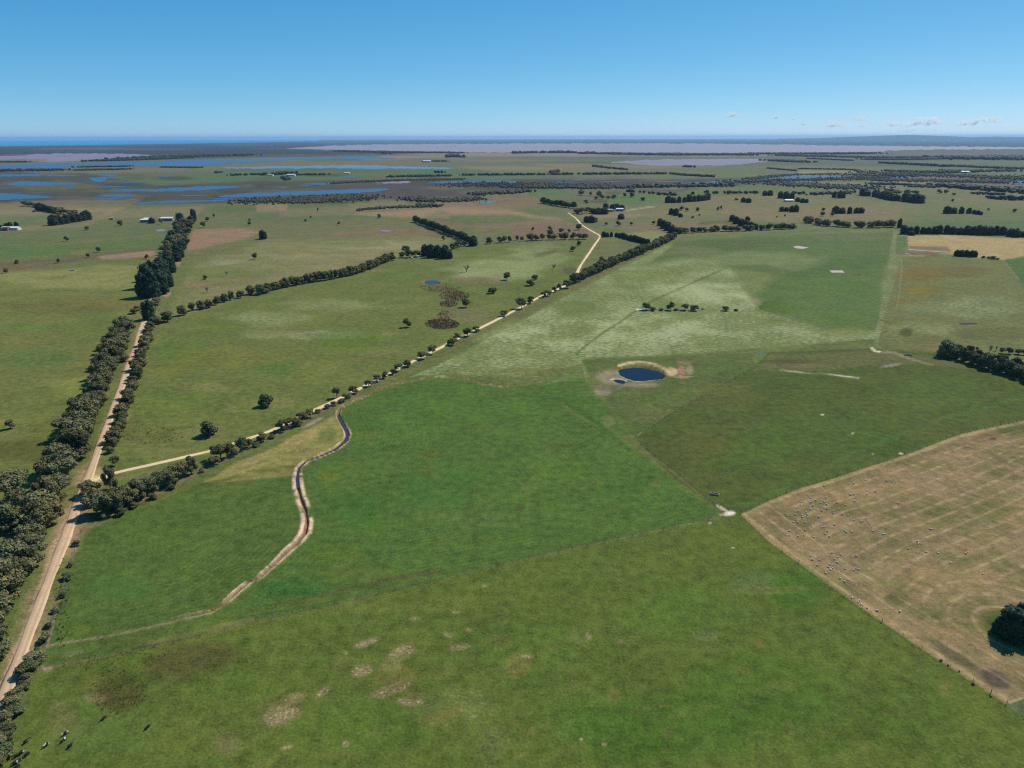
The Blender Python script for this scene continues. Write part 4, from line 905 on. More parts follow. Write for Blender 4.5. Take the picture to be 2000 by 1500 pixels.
def v_bush(k):
    g = random.Random(200 + k); lb = euc_lobes(g, 8, .26, .74, .33, (.17, .25))
    return crown_mesh('crown', lb, 1500, .045, SHRUB if k % 2 else EUC, core=.82, rnd=50 + k), trunk_mesh('trunk', lb, BARK, .03, .12, k)
def v_pad(k):
    g = random.Random(300 + k); lb = euc_lobes(g, 9 + k % 3, .36, .82, .31, (.16, .23))
    return crown_mesh('crown', lb, 1500, .042, EUC, core=.80, rnd=80 + k), trunk_mesh('trunk', lb, BARK, .034, .30, k)
def v_cyp(k):
    g = random.Random(400 + k); lb = []
    for q in range(6):
        z = .12 + .13 * q; rad_ = .36 * (1 - ((z - .30) / .86) ** 2) ** .5
        for s in range(4 if q < 5 else 3):
            a = s * 1.6 + q * .7 + g.uniform(-.4, .4); e = rad_ * .50
            lb.append((math.cos(a) * e, math.sin(a) * e, z + g.uniform(-.04, .04), rad_ * g.uniform(.55, .72), .16))
    lb.append((g.uniform(-.05, .05), 0, .88, .12, .12))
    return crown_mesh('crown', lb, 2200, .036, CYP, upward=.6, core=.92, rnd=120 + k), trunk_mesh('trunk', [(0, 0, .5)], BARK, .035, .2, k)
def v_pine(k):
    g = random.Random(500 + k); lb = []
    for q in range(5):
        z = .30 + .14 * q; rad_ = .40 * (1 - ((z - .40) / .66) ** 2) ** .5
        for s in range(3):
            a = s * 2.1 + q * .9 + g.uniform(-.4, .4); e = rad_ * .50
            lb.append((math.cos(a) * e, math.sin(a) * e, z, rad_ * .6, .13))
    return crown_mesh('crown', lb, 1200, .045, PINE, upward=.5, core=.88, rnd=150 + k), trunk_mesh('trunk', [(0, 0, .6)], BARK, .035, .2, k)
def v_bare(k):
    g = random.Random(600 + k); b = MB(); b.tube([(0, 0, -.03), (0.01, 0, .16), (0, .01, .28)], [.05, .038, .03], 6)
    tw = MB()
    for q in range(16):
        a = g.uniform(0, 6.28); e = g.uniform(.15, .46); z = g.uniform(.55, .98)
        m = (math.cos(a) * e * .5, math.sin(a) * e * .5, .26 + (z - .26) * .45); t = (math.cos(a) * e, math.sin(a) * e, z)
        tw.tube([(0, 0, .2), m, t], [.026, .018, .006], 4)
        for w_ in range(4):
            a2 = a + g.uniform(-.9, .9); tw.tube([m, (m[0] + math.cos(a2) * .14, m[1] + math.sin(a2) * .14, m[2] + g.uniform(.1, .3))], [.014, .005], 3)
    return tw.mesh('crown', DEADWOOD), b.mesh('trunk', DEADWOOD)
def v_wind(k):
    g = random.Random(350 + k); lb = euc_lobes(g, 10, .26, .80, .33, (.17, .24))
    return crown_mesh('crown', lb, 1500, .042, EUC, core=.84, rnd=180 + k), trunk_mesh('trunk', lb, BARK, .03, .14, k)
variants('windbreak_tree', 6, v_wind)
variants('eucalypt_tree', 9, v_euc); variants('shrub', 5, v_bush); variants('paddock_tree', 6, v_pad)
variants('cypress_tree', 5, v_cyp); variants('pine_tree', 4, v_pine); variants('bare_tree', 2, v_bare)
def joined(kind):
    out = []
    for cr_, tr_ in VAR[kind]:
        vs_, fs_, mi = [], [], []; n0 = 0; cl = []
        for j, me in enumerate((cr_, tr_)):
            nv = len(me.vertices); a = np.empty(nv * 3, np.float32); me.vertices.foreach_get('co', a); vs_.append(a.reshape(-1, 3))
            for p in me.polygons: fs_.append(tuple(q + n0 for q in p.vertices)); mi.append(j)
            c_ = np.zeros(nv, np.float32)
            if 'clump' in me.attributes: me.attributes['clump'].data.foreach_get('value', c_)
            cl.append(c_); n0 += nv
        m = mesh_np(kind, np.concatenate(vs_), fs_, [cr_.materials[0], tr_.materials[0]], mi)
        a = m.attributes.new('clump', 'FLOAT', 'POINT'); a.data.foreach_set('value', np.concatenate(cl))
        out.append(m)
    return out
CAT = {'windbreak_tree': 'tree', 'eucalypt_tree': 'tree', 'shrub': 'shrub', 'paddock_tree': 'tree', 'cypress_tree': 'tree', 'pine_tree': 'tree', 'bare_tree': 'tree'}
JOIN = {}
COUNT = [0]
def ground_z(x, y): return 0.0
def tree(kind, px, py, w, h, label, group=None, metres=False, xy=None):
    """w, h: size in map pixels there, or in metres"""
    if xy is None: x, y, dep = P(px, py)
    else: x, y = xy; dep = y * cp + H * sp
    if not metres:
        dip = math.atan2(H, math.hypot(x, y))
        w, h = w * dep / FPX, h * dep / FPX / max(math.cos(dip), .5) * .97
    pix = max(w, h) * FPX / dep
    k = COUNT[0]; COUNT[0] += 1
    rz = (k * 2.399) % 6.283; va = VAR[kind][k % len(VAR[kind])]
    if pix >= 9:
        e = empty(kind, (x, y, 0), rz); e.scale = (w, w, h)
        obj('crown', va[0], e); obj('trunk', va[1], e)
    else:
        if kind not in JOIN: JOIN[kind] = joined(kind)
        e = obj(kind, JOIN[kind][k % len(JOIN[kind])]); e.location = (x, y, 0); e.rotation_euler = (0, 0, rz); e.scale = (w, w, h)
    return tag(e, label, CAT[kind], group)
_o = 'first second third fourth fifth sixth seventh eighth ninth tenth eleventh twelfth thirteenth fourteenth fifteenth sixteenth seventeenth eighteenth nineteenth'.split()
_t = {2: 'twenty', 3: 'thirty', 4: 'forty', 5: 'fifty', 6: 'sixty', 7: 'seventy', 8: 'eighty', 9: 'ninety'}
_tt = {2: 'twentieth', 3: 'thirtieth', 4: 'fortieth', 5: 'fiftieth', 6: 'sixtieth', 7: 'seventieth', 8: 'eightieth', 9: 'ninetieth'}
def ordn(k):
    k += 1
    if k < 20: return _o[k - 1]
    return _tt[k // 10] if k % 10 == 0 else _t[k // 10] + '-' + _o[k % 10 - 1]
def row(kind, items, lab, group):
    """items (x, y, w, h) along a row; lab has {o}"""
    for k, it in enumerate(items): tree(kind, *it, lab.format(o=ordn(k)), group)
def row_line(kind, pts, spacing, w, h, lab, group, jit=1.2, skip=0.0, kinds=None, seed=1):
    g = random.Random(seed); c = spline([np.array(P(*q)[:2]) for q in pts], 1.0)
    s = np.concatenate([[0], np.cumsum(np.linalg.norm(np.diff(c, axis=0), axis=1))]); k = 0; d = 0
    while d < s[-1]:
        x = np.interp(d, s, c[:, 0]); y = np.interp(d, s, c[:, 1])
        if g.random() >= skip:
            kd = kinds[g.randrange(len(kinds))] if kinds else kind
            tree(kd, 0, 0, w * g.uniform(.8, 1.2), h * g.uniform(.82, 1.15), lab.format(o=ordn(k)), group, True, (x + g.uniform(-jit, jit), y + g.uniform(-jit, jit))); k += 1
        d += spacing * g.uniform(.8, 1.25)
def belt(pts, lo, hi, spacing, w, h, lab, group, kinds, seed, skip=0.0):
    """trees beside a road: lo..hi metres to its side (negative: left)"""
    g = random.Random(seed); c = spline([np.array(P(*q)[:2]) for q in pts], 1.0)
    t = np.gradient(c, axis=0); t /= np.linalg.norm(t, axis=1)[:, None]; nr_ = np.stack([t[:, 1], -t[:, 0]], 1)
    s = np.concatenate([[0], np.cumsum(np.linalg.norm(np.diff(c, axis=0), axis=1))]); d = 0; k = 0
    while d < s[-1]:
        i_ = int(np.searchsorted(s, d)); i_ = min(i_, len(c) - 1); o = g.uniform(lo, hi)
        if g.random() >= skip:
            f_ = g.uniform(.62, 1.24)
            tree(kinds[g.randrange(len(kinds))], 0, 0, w * f_, h * f_ * g.uniform(.85, 1.15), lab.format(o=ordn(k)), group, True, tuple(c[i_] + nr_[i_] * o)); k += 1
        d += spacing * g.uniform(.75, 1.3)

# ---- belts along the gravel road
A_near = [p for p in ROAD_A if 632 < p[1] < 1440]
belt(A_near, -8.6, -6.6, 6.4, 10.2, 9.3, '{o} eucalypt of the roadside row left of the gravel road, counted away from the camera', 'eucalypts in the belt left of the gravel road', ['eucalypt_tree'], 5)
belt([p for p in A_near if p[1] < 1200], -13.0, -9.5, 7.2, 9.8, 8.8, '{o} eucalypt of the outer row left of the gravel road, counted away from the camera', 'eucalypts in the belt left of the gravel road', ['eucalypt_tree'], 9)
belt([p for p in ROAD_A if 955 < p[1] < 1130], -25, -18, 8.0, 10.5, 9.5, '{o} eucalypt of the clump bulging into the left pasture, counted away from the camera', 'eucalypts in the belt left of the gravel road', ['eucalypt_tree'], 12)
belt([p for p in ROAD_A if 640 < p[1] < 905], 4.2, 6.8, 5.4, 6.2, 5.4, '{o} low tree on the right verge of the gravel road, counted away from the camera', 'low trees right of the gravel road', ['shrub', 'windbreak_tree', 'paddock_tree'], 15, .1)
belt([(66, 1296), (40, 1345), (18, 1410), (2, 1470), (-14, 1530)], -1.2, 1.2, 2.6, 4.6, 3.0, '{o} dark bush of the hedge at the lower left, counted from its far end', 'bushes of the hedge by the foreground pasture', ['shrub'], 17)
belt([(150, 1065), (120, 1150), (98, 1225), (74, 1290)], -1.0, .6, 5.5, 3.0, 2.2, '{o} small bush between the gravel road and the left sown paddock', 'small bushes right of the gravel road', ['shrub'], 19, .25)
belt([p for p in ROAD_A if 435 < p[1] < 540], -9, 8, 7.0, 13, 12, '{o} far eucalypt around the gravel road beyond the cypress clump', 'far eucalypts along the gravel road', ['eucalypt_tree', 'eucalypt_tree', 'cypress_tree'], 21)
row('cypress_tree', [(318, 540, 36, 40), (298, 548, 34, 42), (335, 532, 28, 30), (290, 562, 40, 50), (313, 556, 40, 48), (330, 560, 26, 34), (282, 580, 36, 50), (300, 580, 40, 56), (318, 574, 36, 50), (291, 624, 34, 40)],
    '{o} dark cypress of the tall clump on the gravel road, counted towards the camera', 'dark cypresses clumped on the gravel road')
row('cypress_tree', [(340, 479, 26, 30), (352, 474, 28, 28), (333, 486, 24, 26)], '{o} dark cypress beside the far end of the gravel road', 'dark cypresses beside the far end of the gravel road')
for it, lb in (((379, 432, 15, 25), 'tall dark cypress right of the end of the gravel road'), ((351, 428, 20, 13), 'round dark tree left of the end of the gravel road'), ((354, 444, 15, 16), 'dark tree standing just left of the bright end of the gravel road'),
               ((297, 436, 16, 12), 'round dark tree in front of the white farm shed')):
    tree('cypress_tree', *it, lb)
for it, kd, lb in (((305, 604, 28, 24), 'eucalypt_tree', 'grey eucalypt behind the last dark cypress by the gravel road'), ((268, 607, 16, 12), 'shrub', 'grey shrub left of the lone dark roadside cypress'), ((262, 612, 20, 11), 'shrub', 'low dark shrub at the pasture edge left of the roadside cypress'),
                   ((374, 440, 11, 13), 'eucalypt_tree', 'grey eucalypt below the tall dark cypress at the road end'), ((316, 438, 8, 10), 'eucalypt_tree', 'small grey tree between the two white farm sheds'),
                   ((216, 957, 27, 50), 'eucalypt_tree', 'tall lone eucalypt rising across the sand track near the road junction'), ((225, 910, 20, 20), 'eucalypt_tree', 'thin grey tree above the sand track near the road junction'),
                   ((178, 968, 40, 28), 'eucalypt_tree', 'spreading eucalypt overhanging the road at the junction')):
    tree(kd, *it, lb)
# ---- row climbing from the gravel road to the conifers
row('windbreak_tree', [(306, 634, 26, 18), (327, 628, 26, 22), (357, 616, 22, 22), (375, 607, 18, 18), (393, 604, 20, 20), (408, 601, 20, 18), (424, 595, 16, 18), (438, 590, 18, 18), (451, 586, 14, 20), (470, 582, 18, 16), (489, 575, 22, 20)],
    '{o} grey-green tree of the row leaving the gravel road, counted from the road', 'trees of the boundary row climbing from the gravel road')
row_line('windbreak_tree', [(510, 575), (527, 569), (545, 564), (575, 558), (610, 551), (650, 545), (690, 536), (712, 529), (735, 520), (755, 512), (772, 507)], 5.2, 8.0, 8.6, '{o} rounded tree of the long dense row across the middle pastures, from its left end', 'rounded trees of the long dense row', .5, .04)
row('eucalypt_tree', [(792, 494, 18, 15), (786, 503, 14, 12), (800, 503, 18, 16), (812, 502, 14, 14), (818, 500, 12, 10)], '{o} grey eucalypt beside the black conifer block, counted from the left', 'grey eucalypts left of the conifer block')
row('cypress_tree', [(830, 500, 20, 24), (842, 503, 24, 27), (856, 503, 22, 26), (869, 505, 24, 28), (879, 505, 14, 18)], '{o} black-green conifer of the block in mid pasture, counted from the left', 'conifers of the dark block in mid pasture')
row('eucalypt_tree', [(884, 487, 12, 12), (891, 485, 12, 13), (898, 483, 12, 13), (905, 481, 11, 12)], '{o} grey tree between the conifer block and the big round conifer', 'grey trees right of the conifer block')
tree('cypress_tree', 924, 480, 24, 21, 'big round black-green conifer at the end of the pine windbreak')
row_line('pine_tree', [(812, 434), (840, 445), (870, 456), (900, 468), (914, 476)], 7.5, 9.5, 9.5, '{o} pine of the windbreak running down to the round conifer', 'pines of the windbreak in mid pasture', 1.0)
row('paddock_tree', [(956, 476, 16, 14), (976, 474, 14, 13), (985, 474, 14, 14), (995, 473, 9, 13), (1010, 470, 9, 11), (1019, 471, 9, 10)], '{o} rounded tree right of the big round conifer, counted from it', 'rounded trees in line right of the round conifer')
row_line('paddock_tree', [(1036, 470), (1060, 469), (1100, 468), (1130, 468), (1154, 467)], 7.5, 9.5, 9.0, '{o} tree of the dark row left of the bend in the sand road', 'trees of the row left of the sand road bend', 1.0, .08)
row_line('cypress_tree', [(1179, 463), (1205, 463), (1225, 468), (1250, 474), (1268, 480)], 5.0, 7.0, 7.0, '{o} clipped conifer of the hedge right of the sand road bend', 'conifers of the clipped hedge at the sand road bend', .4)
# ---- diagonal row
row('eucalypt_tree', [(186, 985, 38, 34), (190, 1004, 46, 44), (208, 1003, 44, 42), (228, 1000, 46, 42), (222, 985, 36, 32), (250, 988, 46, 42), (272, 974, 40, 38), (292, 966, 36, 34), (308, 957, 36, 34), (328, 949, 36, 34), (345, 940, 34, 34), (360, 932, 26, 30), (374, 925, 26, 36)],
    '{o} big eucalypt of the clump beside the left sown paddock, from the gravel road', 'big eucalypts between the sand track and the sown paddock')
row('shrub', [(205, 1012, 22, 14), (236, 1006, 24, 16), (262, 992, 20, 14), (300, 975, 20, 14), (335, 956, 18, 12), (395, 922, 14, 9)], '{o} bush under the big eucalypts beside the left sown paddock', 'bushes under the clump by the sown paddock')
row('eucalypt_tree', [(432, 896, 38, 30), (418, 908, 26, 16), (452, 893, 24, 30), (474, 882, 26, 30), (488, 874, 18, 18), (512, 862, 24, 18), (550, 842, 26, 24), (564, 836, 22, 20), (578, 832, 22, 18), (590, 825, 22, 20), (606, 815, 20, 16)],
    '{o} eucalypt along the lower sand road above the dry triangle, from the left', 'eucalypts along the lower sand road')
row('shrub', [(530, 856, 16, 8), (620, 806, 14, 8), (640, 797, 16, 9), (652, 792, 16, 9), (668, 786, 16, 9), (500, 872, 16, 9), (680, 778, 12, 8)], '{o} low bush at the foot of the lower sand road, from the left', 'low bushes along the lower sand road')
row('eucalypt_tree', [(658, 777, 16, 22), (674, 780, 14, 12), (690, 769, 20, 17), (720, 755, 18, 14), (737, 745, 18, 14), (752, 739, 14, 15), (768, 731, 14, 12), (778, 725, 18, 16), (795, 716, 18, 14), (824, 701, 22, 14), (844, 691, 18, 17), (883, 674, 20, 14), (893, 664, 17, 14), (913, 657, 20, 18), (930, 648, 16, 12), (985, 618, 18, 12),
    (1018, 603, 22, 22), (1036, 593, 15, 16), (1062, 581, 12, 12), (1070, 578, 16, 12), (1083, 571, 10, 12), (1092, 567, 12, 14), (1107, 563, 20, 17)], '{o} tree on the near side of the diagonal sand road, counted from lower left', 'trees spaced along the diagonal sand road')
row_line('eucalypt_tree', [(1124, 553), (1150, 540), (1180, 526), (1210, 512), (1240, 500), (1270, 487), (1300, 474), (1322, 464)], 5.2, 9.0, 8.6, '{o} eucalypt of the dense belt above the diagonal boundary, from its lower end', 'eucalypts of the dense belt on the diagonal boundary', 2.0)
row_line('windbreak_tree', [(1328, 456), (1380, 453), (1420, 452), (1500, 449), (1560, 446)], 9.5, 12, 8.5, '{o} tree of the belt along the top of the ryegrass paddock, from the left', 'trees along the top of the ryegrass paddock', 2.5, .12)
row_line('windbreak_tree', [(1582, 435), (1610, 441), (1650, 444), (1700, 445), (1742, 444)], 8.0, 14, 10.0, '{o} grey eucalypt of the thicket by the upper right paddock corner', 'grey eucalypts near the upper right paddock corner', 5.0, .05)
tree('eucalypt_tree', 1578, 432, 13, 9, 'grey tree leading the thicket near the upper right paddock corner'); tree('eucalypt_tree', 1176, 515, 14, 15, 'tall tree above the dense diagonal belt beside the sand road')
# ---- trees inside the ryegrass paddock
for it, lb in (((1262, 606, 21, 16), 'leftmost tree of the short row standing in the ryegrass paddock'), ((1275, 607, 14, 8), 'low tree touching the leftmost tree in the ryegrass paddock'), ((1310, 606, 17, 18), 'tallest tree of the short row in the ryegrass paddock'),
               ((1338, 606, 17, 14), 'left one of the paired trees in the ryegrass paddock row'), ((1357, 607, 19, 12), 'right one of the paired trees in the ryegrass paddock row'), ((1417, 607, 16, 10), 'small tree standing apart at the right end of the ryegrass paddock row')):
    tree('paddock_tree', *it, lb, 'short row of trees inside the ryegrass paddock')
for it, lb in (((1292, 606.5, 12, 5), 'low bush between the trees of the ryegrass paddock row'), ((1320, 606.5, 12, 5), 'low bush right of the tallest tree in the ryegrass paddock'), ((1437, 607.5, 10, 5), 'low bush at the far right of the ryegrass paddock row'), ((1372, 604.5, 5, 3), 'tiny bush right of the paired trees in the ryegrass paddock')):
    tree('shrub', *it, lb)
# ---- lone trees
LONE = [('paddock_tree', (200, 691, 20, 22), 'lone round tree in the olive pasture left of the gravel road'), ('paddock_tree', (21, 837, 19, 20), 'lone tree at the left edge of the olive pasture'),
        ('shrub', (409, 850, 40, 32), 'large spreading bush in the pasture above the sand track'), ('shrub', (519, 793, 32, 27), 'round brown bush in the pasture above the diagonal sand road'),
        ('paddock_tree', (795, 639, 17, 19), 'lone tree left of the brown rush patch'), ('paddock_tree', (910, 600, 20, 18), 'lone tree right of the brown rush patch'), ('shrub', (961, 573, 20, 13), 'low round tree right of the small blue dam'),
        ('paddock_tree', (990, 547, 16, 17), 'dark lopsided tree above the low round tree'), ('bare_tree', (911, 531, 18, 17), 'leafless grey tree above the small blue dam'), ('bare_tree', (1081, 525, 14, 11), 'leafless pale tree in the pale patch left of the sand road'),
        ('shrub', (1036, 558, 18, 14), 'larger dark bush of a pair left of the sand road'), ('shrub', (1044, 546, 14, 11), 'smaller dark bush of a pair left of the sand road'), ('paddock_tree', (1119, 491, 12, 11), 'small tree left of the sand road below the dark row'), ('paddock_tree', (1131, 480, 12, 11), 'small tree just below the dark row by the sand road'),
        ('bare_tree', (405, 572, 13, 15), 'thin pale tree above the row leaving the gravel road'), ('paddock_tree', (401, 546, 10, 10), 'small dark tree in the pasture right of the cypress clump'), ('bare_tree', (443, 540, 8, 14), 'thin bare sapling in the pasture right of the cypress clump'), ('paddock_tree', (498, 507, 12, 14), 'small tree in the dry pasture below the lone dark conifer'),
        ('cypress_tree', (514, 467, 20, 19), 'lone black-green conifer in the open dry pasture'), ('paddock_tree', (866, 470, 8, 11), 'small tree inside the bend of the pine windbreak'), ('paddock_tree', (1041, 451, 7, 8), 'tiny tree on the brown flat left of the sand road'),
        ('paddock_tree', (1075, 459, 15, 12), 'lower tree of a stacked pair left of the sand road'), ('paddock_tree', (1074, 450, 10, 9), 'upper tree of a stacked pair left of the sand road'), ('paddock_tree', (1096, 456, 13, 11), 'round tree on the brown flat left of the sand road'), ('paddock_tree', (1111, 454, 7, 7), 'small round tree right of the round tree on the brown flat'), ('paddock_tree', (1130, 449, 15, 13), 'broad tree leaning over the upper sand road'),
        ('paddock_tree', (170, 450, 10, 9), 'small tree in the green flat left of the farm'), ('paddock_tree', (235, 441, 12, 12), 'tree in the green flat just left of the white shed'), ('paddock_tree', (130, 471, 10, 11), 'tree on the brown strip at the far left'), ('paddock_tree', (193, 493, 11, 12), 'tree at the left end of the pinkish strip'), ('paddock_tree', (172, 503, 8, 9), 'small tree on the brown strip below the pinkish strip'),
        ('paddock_tree', (115, 514, 8, 11), 'spindly tree on the brown strip left of centre'), ('shrub', (33, 515, 11, 9), 'low tree on the brown strip near the left edge'), ('paddock_tree', (12, 533, 10, 10), 'small tree at the left edge above the olive pasture'), ('paddock_tree', (287, 506, 9, 10), 'small round tree beside the cypress clump'),
        ('paddock_tree', (397, 445, 12, 13), 'tree right of the grey tree at the road end'), ('paddock_tree', (406, 432, 9, 9), 'small tree above the tree right of the road end'), ('paddock_tree', (418, 424, 6, 7), 'tiny tree on the rise right of the road end'), ('paddock_tree', (488, 440, 9, 8), 'lower tree of a pair on the rise above the lone conifer'), ('paddock_tree', (488, 432, 6, 6), 'upper tree of a pair on the rise above the lone conifer'),
        ('paddock_tree', (741, 426, 9, 9), 'small umbrella tree in the dry grass left of the windbreak'), ('paddock_tree', (662, 440, 7, 8), 'small tree on the green rise at centre left'), ('paddock_tree', (597, 433, 6, 6), 'tiny tree on the rise left of centre'), ('paddock_tree', (607, 426, 5, 5), 'tinier tree just above another on the rise left of centre'), ('paddock_tree', (621, 413, 4, 8), 'thin upright tree on the green flat left of centre'),
        ('paddock_tree', (1184, 440, 7, 7), 'small tree on the line below the farm clump, left'), ('paddock_tree', (1207, 441, 11, 11), 'taller tree on the line below the farm clump'), ('paddock_tree', (1233, 440, 9, 7), 'round tree on the line below the farm clump, right'), ('paddock_tree', (1276, 438, 8, 7), 'small tree left of the black cypress wedge'),
        ('paddock_tree', (1331, 411, 11, 9), 'left tree of a pair below the twin dark hedges'), ('paddock_tree', (1341, 413, 9, 8), 'right tree of a pair below the twin dark hedges'), ('paddock_tree', (1362, 413, 8, 9), 'upright tree right of the pair below the dark hedges'), ('paddock_tree', (1402, 412, 6, 9), 'slim tree on the plain left of the white house'), ('paddock_tree', (1408, 411, 5, 10), 'slimmer taller tree beside the slim tree on the plain'),
        ('shrub', (1353, 426, 7, 5), 'small bush on the brown flat above the ryegrass paddock'), ('shrub', (1366, 421, 5, 4), 'tiny bush on the brown flat above the ryegrass paddock'), ('paddock_tree', (1607, 422, 12, 9), 'grey tree beside the short dark hedge at right'), ('paddock_tree', (1608, 412, 8, 7), 'round tree above the grey tree at right'), ('paddock_tree', (1626, 422, 9, 9), 'tree touching the left end of the short dark hedge'),
        ('paddock_tree', (1517, 426, 3, 5), 'thin sapling on the brown flat at right'), ('paddock_tree', (1533, 423, 4, 5), 'second thin sapling on the brown flat at right'), ('paddock_tree', (1930, 411, 6, 5), 'small tree right of the far right hedge'), ('paddock_tree', (1981, 415, 9, 8), 'tree near the right edge of the plain'), ('paddock_tree', (1860, 394, 6, 6), 'small tree above the far right hedge'),
        ('paddock_tree', (1834, 378, 11, 9), 'left grey tree right of the long dark hedge'), ('paddock_tree', (1847, 379, 10, 9), 'right grey tree right of the long dark hedge'), ('paddock_tree', (1862, 382, 8, 6), 'low grey tree beyond the long dark hedge'),
        ('paddock_tree', (1135, 381, 16, 10), 'broad tree at the left of the far scattered trees'), ('paddock_tree', (1153, 382, 7, 8), 'slim tree of the far scattered trees'), ('paddock_tree', (1170, 384, 14, 12), 'twin crowned tree of the far scattered trees'), ('paddock_tree', (1164, 390, 9, 7), 'low tree below the twin crowned far tree'), ('paddock_tree', (1176, 389, 11, 9), 'tree below and right of the twin crowned far tree'),
        ('paddock_tree', (1188, 389, 9, 7), 'dark round tree in the far scattered trees'), ('paddock_tree', (1199, 388, 12, 9), 'broad dark tree at the right of the far scattered trees'), ('paddock_tree', (1220, 385, 9, 9), 'round tree on the green strip behind the farm clump'), ('paddock_tree', (1234, 386, 11, 11), 'umbrella tree on the green strip behind the farm clump'), ('shrub', (1255, 392, 12, 8), 'low dark tree right of the umbrella tree'), ('shrub', (1145, 397, 11, 8), 'grey bush left of the farm clump'),
        ('cypress_tree', (1353, 379.5, 9, 6), 'small dark tree above the gap of the twin dark hedges'), ('cypress_tree', (1756, 445, 11, 20), 'tall dark tree at the upper right corner of the ryegrass paddock')]
for kd, it, lb in LONE: tree(kd, *it, lb)
# ---- dark clumps and hedges of the middle distance
def clump(kind, items, lab, group): row(kind, items, lab, group)
clump('cypress_tree', [(1289, 441, 16, 15), (1296, 446, 18, 17), (1304, 450, 20, 18), (1312, 454, 20, 16), (1320, 457, 18, 13)], '{o} cypress of the black wedge above the ryegrass paddock, from the left', 'cypresses of the black wedge')
clump('cypress_tree', [(1430, 432, 16, 13), (1438, 437, 18, 15), (1447, 441, 18, 15), (1456, 443, 18, 15), (1466, 446, 18, 14), (1475, 448, 16, 12), (1460, 431, 14, 9)], '{o} cypress of the dark wedge above the long top belt, from the left', 'cypresses of the dark wedge above the top belt')
clump('cypress_tree', [(1168, 418, 22, 13), (1180, 418, 22, 14), (1183, 408, 16, 12), (1196, 410, 16, 12), (1205, 409, 18, 12), (1214, 410, 16, 11), (1158, 417, 12, 11)], '{o} dark tree sheltering the white roofed farm, from the left', 'dark trees round the white roofed farm')
clump('eucalypt_tree', [(1127, 417, 17, 11), (1136, 418, 17, 13), (1146, 416, 13, 12), (1154, 416, 10, 10)], '{o} tree of the lighter clump left of the white roofed farm', 'lighter trees left of the white roofed farm')
clump('cypress_tree', [(1145, 434, 14, 13), (1155, 435, 18, 15)], '{o} dark tree of the pair below the farm clump', 'pair of dark trees below the farm clump'); tree('eucalypt_tree', 1163, 435, 10, 11, 'pale grey tree touching the dark pair below the farm clump')
tree('cypress_tree', 1213, 428, 18, 11, 'rounded black-green tree standing alone below the white roofed farm')
row_line('pine_tree', [(1062, 397), (1080, 401), (1105, 405), (1126, 407)], 11, 15, 11, '{o} pine of the hedge left of the farm clump', 'pines of the hedge left of the farm clump', 1)
clump('cypress_tree', [(1311, 419, 14, 13), (1320, 421, 16, 15), (1329, 424, 12, 8)], '{o} dark tree of the wedge on the plain above the black wedge', 'dark trees of the small wedge on the plain')
row_line('cypress_tree', [(1305, 396), (1318, 396), (1342, 395)], 11, 15, 13, '{o} cypress of the left one of the twin dark hedges', 'cypresses of the twin dark hedges', 1); row_line('cypress_tree', [(1347, 394), (1365, 393), (1385, 390)], 11, 15, 14, '{o} cypress of the right one of the twin dark hedges', 'cypresses of the twin dark hedges', 1)
clump('cypress_tree', [(1452, 395, 14, 10), (1462, 396, 14, 10)], '{o} dark tree of a low pair left of the white house', 'low pair of dark trees on the plain'); tree('shrub', 1438, 391, 9, 5, 'grey bush left of the low pair of dark trees')
clump('cypress_tree', [(1494, 382, 14, 10), (1504, 382, 14, 11)], '{o} dark tree of the pair at the end of the far row', 'dark pair at the end of the far row')
clump('cypress_tree', [(1524, 387, 15, 14), (1535, 388, 16, 15), (1546, 389, 14, 14), (1558, 394, 14, 9), (1568, 396, 14, 9), (1575, 396, 10, 8)], '{o} dark tree sheltering the small white house, from the left', 'dark trees behind the small white house')
clump('cypress_tree', [(1527, 413, 14, 10), (1536, 413, 12, 9), (1546, 414, 14, 13), (1555, 414, 14, 15)], '{o} dark tree of the clump in front of the small white house', 'dark trees in front of the small white house')
row_line('cypress_tree', [(1632, 417), (1660, 417), (1690, 416)], 11, 14, 12, '{o} cypress of the short dark hedge left of the corner tree', 'cypresses of the short dark hedge', 1)
clump('cypress_tree', [(1629, 386, 12, 13), (1640, 387, 14, 15), (1647, 387, 10, 11)], '{o} dark tree of the block left of the long dark hedge', 'dark block left of the long hedge')
row_line('cypress_tree', [(1688, 382), (1720, 386), (1740, 391), (1770, 394), (1796, 397)], 15, 22, 16, '{o} dark tree of the long hedge at right, from its left end', 'dark trees of the long hedge at right', 4); row_line('eucalypt_tree', [(1740, 381), (1770, 381), (1800, 382)], 16, 22, 13, '{o} grey tree behind the long dark hedge', 'grey trees behind the long dark hedge', 4)
row_line('cypress_tree', [(1850, 417), (1870, 417), (1896, 417)], 11, 14, 12, '{o} cypress of the far right hedge', 'cypresses of the far right hedge', 1); clump('cypress_tree', [(1902, 418, 10, 9), (1910, 419, 12, 9), (1916, 420, 8, 7)], '{o} dark tree just right of the far right hedge', 'dark trees right of the far right hedge')
row_line('cypress_tree', [(1766, 457), (1790, 457), (1830, 457), (1880, 458), (1920, 459), (1958, 459)], 7.5, 12, 11.5, '{o} cypress of the long dark windbreak above the straw paddock, from the left', 'cypresses of the windbreak above the straw paddock', .7)
clump('cypress_tree', [(1972, 462, 18, 17), (1983, 463, 20, 18), (1995, 463, 16, 12), (2010, 466, 18, 14)], '{o} dark tree right of the long windbreak above the straw paddock', 'dark trees ending the windbreak'); tree('cypress_tree', 1780, 459.5, 17, 9, 'round dark bush in front of the left end of the long windbreak')
clump('cypress_tree', [(1868, 500, 14, 13), (1877, 501, 14, 14), (1887, 501, 14, 14), (1896, 502, 14, 14), (1904, 502, 12, 13)], '{o} dark tree of the short hedge in the straw paddock', 'dark trees of the short hedge in the straw paddock')
